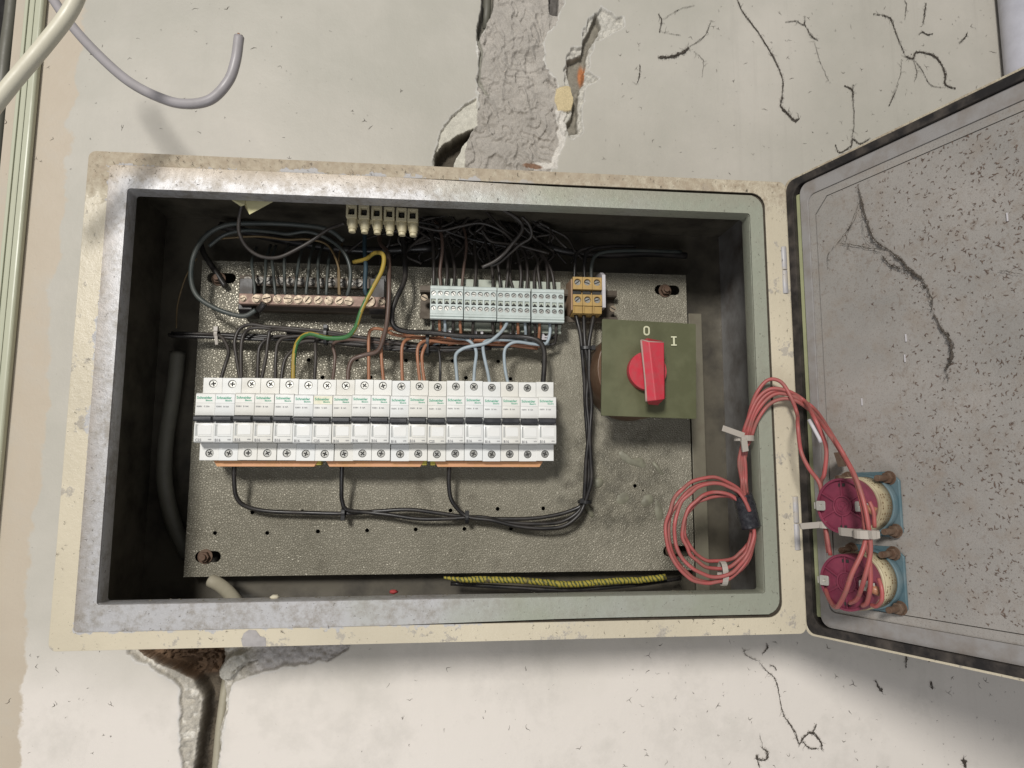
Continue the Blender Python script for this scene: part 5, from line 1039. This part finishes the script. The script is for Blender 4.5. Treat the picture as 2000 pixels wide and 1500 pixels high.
for pts, lab in (([(1716,1130,40),(1722,1150,42),(1722,1172,42),(1712,1184,40),(1702,1182,38)], 'short red wire hooked under the right side of the lower meter'), ([(1698,980,52),(1706,1000,52),(1708,1030,50)], 'short red wire from the right tab of the upper meter')):
    m = MB(); m.tube(spline([door_pt(*p_) for p_ in pts], 8), 1.5, 10); m.build('red_wire', 'w_red', None, label=lab, cat='wire', group=GRD)
m = MB()
a = P(1449, 968, 30); b = P(1468, 1028, 30)
ax = (b-a)/np.linalg.norm(b-a); m.tube(spline([P(1450,966,3), P(1456,988,3), P(1461,1010,3), P(1466,1030,3)], 5), [8.6,8.8,8.6,8.9,9.1,9.3,9.0,9.1,9.2,9.3,9.1,9.0,9.1,9.0,9.1,8.8], 14)
t1 = [P(1434,978,6), P(1454,968,-2), P(1458,1000,-2), P(1448,998,2)]; m.add(t1+[q_+np.array([0,.5,0]) for q_ in t1], [(0,1,2,3),(4,5,6,7),(0,1,5,4),(1,2,6,5),(2,3,7,6),(3,0,4,7)])
m.build('black_tape', 'tape', None, label='black insulating tape wrapped round the right side of the red coil', cat='tape')
c = P(1453, 856, 1); tie(c, 8.0, 6.4, 'tie_w', 'clear cable tie with a long tail holding the red wires above the coil', 5, 'z', (-4, -6.5, -1), 'cable ties', tail=[(c+[-3,-7,2], P(1411,836,-8), 5.2, 1.2), (c+[-4,-8,-2], c+[-2,-6,-12], 5.5, 2.4)])
c = P(1412, 1120, 5); tie(c, 9.5, 6, 'tie_w', 'clear cable tie on the bottom of the red coil', 5, 'x', (0.5, -5, -1))
c = door_pt(1692, 1043, 56); tie(c, 8.0, 6.0, 'tie_w', 'thick clear cable tie with its tail to the left, between the two meters', 6, 'z', (4.5, -4, 0), tail=[(c+[-2,-8,.5], door_pt(1640,1038,58), 6, 3.4)])
c = door_pt(1612, 1025, 30); tie(c, 5.0, 5.0, 'tie_w', 'clear cable tie pointing left across the door gasket', 5, 'z', (2, -5, 0), tail=[(c+[-2,-5,1], door_pt(1563,1028,40), 5, 1.6)])

# ------------------------------------------------------------------ panel meters on the door
def meter(u, v, lab, plate_px):
    t0, y0, z0 = PD(u, v, -4); org = DT((t0, 4, z0)); e = empty('panel_meter', org, lab, 'meter', 'round panel meters on the door')
    T = lambda p_: DT((t0+p_[0], 3.9+p_[1], z0+p_[2]))
    m = MB(T); m.prism([(-24,-20),(-20,-25),(20,-25),(25,-21),(25,19),(18,26),(-20,26),(-24,22)], -3.2, -.4, [circ(20, 19, 2.2, 12)] if plate_px else []); m.build('bracket_plate', 'blueplate', e, bevel=.8)
    m = MB(T); m.cyl((0, 0), 23.5, -9, -3.3, 40, r1=24); m.build('mount_ring', 'blueplate', e, bevel=.8)
    m = MB(T); m.cyl((0, 0), 22.3, -27, -9.1, 44); m.build('label_band', 'label', e)
    m = MB(T)
    rr = 22.45
    for row in range(4):       # rows of tiny illegible lettering round the paper band
        yy = -11.5-row*3.2
        for k in range(26):
            if random.random() < .35: continue
            a = math.radians(-40+k*5.5); b = a+math.radians(random.uniform(1.5, 4.2)); h = random.uniform(.6, 1.5)
            m.add([(rr*math.cos(a), yy, rr*math.sin(a)), (rr*math.cos(b), yy, rr*math.sin(b)), (rr*math.cos(b), yy-h, rr*math.sin(b)), (rr*math.cos(a), yy-h, rr*math.sin(a))], [(0,1,2,3)])
    for yy in (-10.2, -24.5):
        for k in range(20):
            a = math.radians(-60+k*9); b = a+math.radians(9); m.add([(rr*math.cos(a), yy, rr*math.sin(a)), (rr*math.cos(b), yy, rr*math.sin(b)), (rr*math.cos(b), yy-.25, rr*math.sin(b)), (rr*math.cos(a), yy-.25, rr*math.sin(a))], [(0,1,2,3)])
    m.build('label_print', 'label_ink', e)
    R0 = 21.5
    m = MB(T); m.prism(circ(0, 0, R0, 48), -38, -27.1); m.prism(circ(0, 0, R0, 48), -40.2, -38.05, [circ(0, 0, R0-1.8, 48)])
    cap = m.build('rear_cap', 'magenta', e, bevel=.5)
    m = MB(T)
    for k in range(6):
        a = math.radians(30+60*k); d = np.array([math.cos(a), math.sin(a)]); s_ = np.array([-d[1], d[0]])
        p0, p1 = d*7.5, d*(R0-1.7); q = [tuple(p0+s_*.55), tuple(p1+s_*.55), tuple(p1-s_*.55), tuple(p0-s_*.55)]; m.prism(q, -39.4, -38.02)
    m.prism(circ(0, 0, 8, 30), -39.3, -38.02, [circ(0, 0, 7.0, 30)]); m.prism(circ(0, 0, 4.6, 24), -38.7, -38.02, [circ(0, 0, 4.0, 24)])
    m.prism([(-2,-.3),(-.2,2.6),(.3,.6),(2,1),(.2,-2.6),(-.3,-.5)], -38.8, -38.02)
    m.build('cap_ribs', 'magenta', cap)
    m = MB(T); m.box(-2.6, 2.6, -38.6, -38.02, R0-6.5, R0-4); m.box(-2.6, 2.6, -38.6, -38.02, -R0+4, -R0+6.5); m.build('vent_slot', 'dark_hole', cap)
    for s_ in (-1, 1):
        x = s_*16.5
        m = MB(T); o_ = rrect(x-3.8, x+3.8, -3.8, 3.8, 1.2, 3); m.prism(o_, -42.5, -41.3, [circ(x+.5, .2, 1.1, 12)]); m.box(x-1.5+s_*4.3, x+1.5+s_*6.5, -42.2, -41.4, -2.6, 2.6); m.box(x-1.6, x+1.6, -41.2, -38.1, -2.2, 2.2)
        m.build('terminal_tab', 'tab', e, bevel=.2)
    m = MB(T); m.tube([(19.5,-41.8,-.5),(27,-39,-4)], 3.3, 12); m.build('wire_sleeve', 'w_orange', e)
    for x, z, L in ((17.5, 21, 20), (20, -20, 19), (-17, 21.5, 18)):
        m = MB(T); m.tube([(x, -3.3, z), (x, -L, z)], 2.5, 14); m.tube([(x, -3.3, z), (x, -8, z)], 4.6, 6); m.tube([(x, -3.25, z), (x, -3.9, z)], 5.6, 18)
        m.build('standoff_screw', 'rust', e, bevel=.3)
    return e
mt1 = meter(1703, 985, 'upper panel meter with a magenta back cap on a blue bracket', False)
mt2 = meter(1711, 1129, 'lower panel meter with a magenta back cap, red wire across its face', True)
# bent steel tab above the upper meter
m = MB(); a = [door_pt(1628,884,24), door_pt(1650,882,6), door_pt(1652,911,6), door_pt(1637,912,24)]; m.add(a+[q_+np.array([.8,.5,0]) for q_ in a], [(0,1,2,3),(4,5,6,7),(0,1,5,4),(1,2,6,5),(2,3,7,6),(3,0,4,7)])
m.build('steel_tab', 'rust', None, bevel=.2, label='bent rusty steel tab just above the upper meter', cat='bracket')

# ------------------------------------------------------------------ wall surroundings
a = P(82, 0, 138)
e = empty('door_frame', (-150, 130, -200), 'pale glossy vertical frame moulding at the far left', 'frame')
xr = P(84, 0, 141)[0]
m = MB(); m.box(xr-19, xr, 141, WY-.2, -720, 420); m.build('moulding', 'framecream', e, bevel=3, seg=4)
m = MB(); m.box(xr-9, xr-7.5, 139.8, 140.9, -720, 420); m.box(xr-17, xr-13.5, 139, 140.9, -720, 420); m.build('bead', 'framecream', e, bevel=.5)
m = MB(); m.box(xr-190, xr-19.1, 210, 212, -720, 420); m.box(xr-20, xr-18.9, 151, 210, -720, 420); m.build('opening_recess', 'blackvoid', None, label='black opening left of the pale frame moulding', cat='opening')
m = MB(); m.tube(spline([P(30,-60,190), P(22,30,190), P(10,120,190), P(0,230,190), P(-12,360,190)], 8), 7, 14); m.build('cable', 'cable_dark', None, label='blurry dark grey cable inside the black opening at the top left', cat='cable')
m = MB(); m.tube(spline([P(170,-60,-110), P(150,-5,-110), P(128,35,-110), P(85,90,-110), P(30,155,-110), P(-10,205,-108), P(-60,270,-104)], 10), 5.2, 20); m.build('cable', 'cable_white', None, label='off-white cable crossing the top left corner diagonally', cat='cable')
q = spline([P(*t_) for t_ in ((85,-40,10),(105,0,8),(140,50,2),(190,105,-8),(250,158,-16),(310,190,-22),(360,203,-26),(410,195,-30),(445,160,-32),(460,120,-34),(467,72,-34))], 10)
m = MB(); m.tube(q, [4.1]*len(q), 20, caps=True); e = m.build('cable', 'cable_grey', None, label='grey cable hanging in a hook with its cut end pointing up', cat='cable')
tip = P(467,71,-34)
for k, (dx, dy) in enumerate(((-1.4,.7),(1.5,.5),(0,-1.5))):
    m = MB(); m.tube([tip+[dx,dy,-4], tip+[dx*1.1,dy,1.4]], 1.1, 10); m.build('core', ['coppercore','w_brown','w_orange'][k], e)
m = MB(); x = P(1970, 0, 120)[0]; m.tube([(x+26, 128, -60), (x+26, 128, 420)], 24, 40); m.build('wall_pipe', 'pipe', None, label='smooth white vertical pipe at the top right corner', cat='pipe')
m = MB(); a = P(437,1335,165); b = P(408,1500,165); m.tube([P(444,1318,168), P(438,1360,166), P(430,1420,165), P(423,1500,165), P(415,1580,165)], 4.6, 16); m.build('conduit', 'cable_cream', None, label='pale conduit running down inside the broken chase below the cabinet', cat='conduit')
m = MB(); m.tube([P(951,-60,166), P(951,20,166), P(948,60,168)], 5, 16); m.build('conduit', 'cable_dark', None, label='dark conduit inside the broken chase above the cabinet', cat='conduit')

# ------------------------------------------------------------------ cobwebs and dust
def web(strands, label, at_=None, y=WY, hair=1.0):
    m = MB(); R_ = random.Random(len(strands)*31+int(strands[0][0][0][0])); strands = [(a_, b_*(.9 if at_ else 1.3)) for a_, b_ in strands]; hair = hair*(.55 if at_ else 1)
    for pts, wd in strands:
        base = spline([(at_(u, v) if at_ else P(u, v, y-1.2))+np.array([R_.gauss(0,.5), 0, R_.gauss(0,.5)]) for u, v in pts], 9); n = len(base); dist = sum(np.linalg.norm(b-a) for a, b in zip(base, base[1:]))
        nst = max(1, int(wd*2.2))
        for s_ in range(nst):
            off = np.zeros(3); q = []
            for k, p_ in enumerate(base):
                env = math.sin(math.pi*min(1, max(0.06, (k+.5)/n)))**.5; off = off*.55+np.array([R_.gauss(0,.5), R_.gauss(0,.12), R_.gauss(0,.5)])*(.35+wd*.42)*env
                q.append(p_+off)
            m.tube(q, [(.13+.13*wd*R_.random())*(.4+R_.random())*min(1, .25+3.2*min(k_+.3, n-k_-.3)/n) for k_ in range(n)], 4, caps=False)
        for s_ in range(int(dist*.8*wd*hair)):
            p_ = base[R_.randrange(n)]; d = np.array([R_.gauss(0,1), R_.gauss(0,.2), R_.gauss(0,1)]); d /= np.linalg.norm(d); L = R_.uniform(.8, 2.6)*(0.5+.4*wd)
            m.tube([p_, p_+d*L*.5+np.array([0,0,.2]), p_+d*L], .10, 3, caps=False)
        for s_ in range(int(dist/11)):      # fine side threads
            p_ = base[R_.randrange(n)]; a_ = R_.uniform(0, 6.28); q = [p_]
            for k in range(R_.randrange(3, 7)): a_ += R_.uniform(-.8, .8); q.append(q[-1]+np.array([math.cos(a_), R_.gauss(0, .05), math.sin(a_)])*R_.uniform(.7, 1.9))
            m.tube(q, [.13*(1-k/len(q))+.05 for k in range(len(q))], 3, caps=False)
        if wd > 1.2:
            for s_ in range(int(dist/4)): k = R_.randrange(n); m.blob(base[k], .9*wd*.5, .35, 1.1*wd*.45, seg=6, rings=4, j=.4)
    m.build('cobweb', 'webs', None, label=label, cat='cobweb', group='dusty cobweb strands')
web([([(1440,0),(1452,25),(1480,62),(1503,95),(1520,130),(1530,160),(1528,190)],1.4),([(1528,185),(1526,205),(1540,222),(1552,235),(1560,230)],2.0)], 'long dusty cobweb strand slanting down the wall from the top edge right of the cracks')
web([([(1285,112),(1310,110),(1332,103),(1345,92)],2.6),([(1345,92),(1375,70),(1388,40)],.8),([(1355,100),(1372,120),(1372,150)],.5)], 'thick dark cobweb wisp like a moustache, upper wall above the cabinet')
web([([(1286,26),(1292,40),(1288,62)],1.2),([(1292,38),(1330,18),(1355,12)],.5),([(1288,62),(1330,68)],.5)], 'small branching cobweb near the top edge, right of the white plaster chips')
web([([(1536,42),(1555,42),(1570,48),(1572,32)],1.0),([(1572,48),(1585,70),(1598,80)],1.3),([(1590,80),(1600,115),(1610,140),(1620,160)],.6)], 'thin forked cobweb strand between the two longest ones on the upper wall')
web([([(1708,28),(1735,34),(1743,45),(1755,75),(1768,108)],1.3),([(1768,108),(1782,114),(1790,102),(1822,107),(1838,122),(1845,145),(1848,165),(1866,172)],1.8),([(1788,118),(1800,135),(1818,165),(1848,171)],.8),([(1784,118),(1790,140),(1786,160)],.7),([(1760,116),(1760,145),(1750,175)],.6)], 'largest branching cobweb on the upper right wall above the door')
web([([(1666,165),(1665,190),(1668,240),(1666,270)],.9),([(1650,168),(1664,175),(1666,195)],1.6),([(1632,283),(1640,298),(1662,285),(1664,272),(1680,282),(1700,270)],1.3)], 'T-shaped cobweb hanging just above the open door edge')
web([([(1765,0),(1772,10),(1768,38)],.8)], 'short cobweb thread at the top edge, left of the two above the large web')
web([([(1808,5),(1806,25),(1802,48)],1.3)], 'short thick cobweb thread at the top edge, right of the two above the large web')
web([([(1890,62),(1884,74),(1874,85)],1.2)], 'little slanting cobweb dash near the white pipe')
web([([(1748,180),(1742,195),(1736,207)],1.2),([(1755,165),(1748,182)],.5)], 'small cobweb hook under the large branching web')
web([([(1795,66),(1803,62),(1812,68),(1822,66)],1.2)], 'tiny curled cobweb between the top threads and the large web')
web([([(1249,125),(1250,145),(1245,165)],1.0)], 'short vertical cobweb tuft just right of the plaster crack')
web([([(1452,1268),(1458,1278),(1482,1290)],.7),([(1484,1296),(1498,1312),(1512,1322),(1520,1345),(1526,1380),(1530,1398)],1.0),([(1530,1398),(1550,1425),(1562,1455)],1.3),([(1562,1455),(1570,1440),(1590,1432),(1602,1450),(1604,1465)],1.8),([(1590,1430),(1594,1415)],1.2),([(1568,1448),(1580,1462),(1600,1462)],1.2)], 'long cobweb strand on the lower wall ending in a dark looped tuft')
web([([(1484,1438),(1488,1460)],.6),([(1488,1460),(1500,1470),(1496,1484),(1480,1482),(1478,1478),(1484,1500)],1.5)], 'pear-shaped cobweb loop at the bottom edge of the wall')
web([([(1498,1258),(1500,1268),(1490,1278)],1.2)], 'small cobweb fleck just under the cabinet corner by the door')
web([([(1504,1300),(1515,1302),(1516,1310)],1.0)], 'small hooked cobweb fleck left of the long lower strand')
web([([(1711,1330),(1718,1345),(1722,1352)],1.4),([(1722,1352),(1724,1346)],1.6)], 'comma-shaped cobweb fleck in the door shadow on the lower wall')
web([([(1816,1335),(1822,1345)],2.0)], 'dark cobweb knot in the middle of the lower right wall')
web([([(1882,1482),(1887,1500)],3.0)], 'thick dark cobweb lump at the bottom edge, lower right')
web([([(1770,1280),(1770,1303)],1.3)], 'short vertical cobweb just under the open door')
web([([(1815,1290),(1824,1282)],1.6)], 'short slanting cobweb just under the open door, right one')
da = lambda u, v: door_pt(u, v, -2.2)
web([([(1676,365),(1684,400),(1696,440),(1712,472),(1738,492)],2.2),([(1640,476),(1665,478),(1690,482),(1735,492)],1.1),([(1738,492),(1760,510),(1782,532),(1800,545)],3.0),([(1722,500),(1740,518),(1770,530)],1.8),([(1800,545),(1815,575),(1822,612)],1.4),([(1822,612),(1840,645),(1858,668),(1860,700),(1848,720)],2.6),([(1848,718),(1850,745)],1.0),([(1615,525),(1618,495),(1645,465),(1668,430),(1676,400)],.8),([(1676,400),(1660,440),(1650,475)],.5),([(1684,420),(1690,460),(1700,480)],.5),([(1805,545),(1806,560),(1796,556)],1.2)],
    'big dusty cobweb trailing down the inside of the door', da, hair=.9)
web([([(1948,530),(1970,530),(2000,538)],.9)], 'rusty cobweb thread at the right edge of the door inside', da)
web([([(1545,1000),(1546,1002)],.5)], 'speck of web on the lower hinge', lambda u, v: P(u, v, -3))
m = MB()
def wpos():
    u = random.uniform(0, 2000)
    if random.random() < .4: u = random.uniform(1200, 2000)
    v = random.choice((random.uniform(0, 350), random.uniform(1250, 1500)))
    if v > 1240 and random.random() < .45: return None
    if 830 < u < 1170 and v < 400: return None
    if 220 < u < 700 and v > 1200: return None
    p_ = P(u, v, WY); return p_[0], p_[2], random.uniform(.3, 1.5)**1.3
squiggles(m, 900, wpos, .8, 3.6, WY-.25, .42); m.build('dust_specks', 'webs', wall, kind='stuff')
m = MB()
def fpos():
    e_ = random.random()
    if e_ < .5: return random.uniform(2, 400)*random.random()**.3, random.uniform(-30, -1), random.uniform(.3, .8)
    if e_ < .8: return random.uniform(4, 620), random.choice((random.uniform(-11, -2), random.uniform(-411, -396))), random.uniform(.3, .9)
    return random.choice((random.uniform(1, 32), random.uniform(604, 622))), random.uniform(-400, -5), random.uniform(.3, .8)
squiggles(m, 420, fpos, 1, 3.2, -1.35, .5); m.build('paint_chips', 'dirt', cab, kind='stuff')

for o in bpy.data.objects:
    if 'org' in o: del o['org']
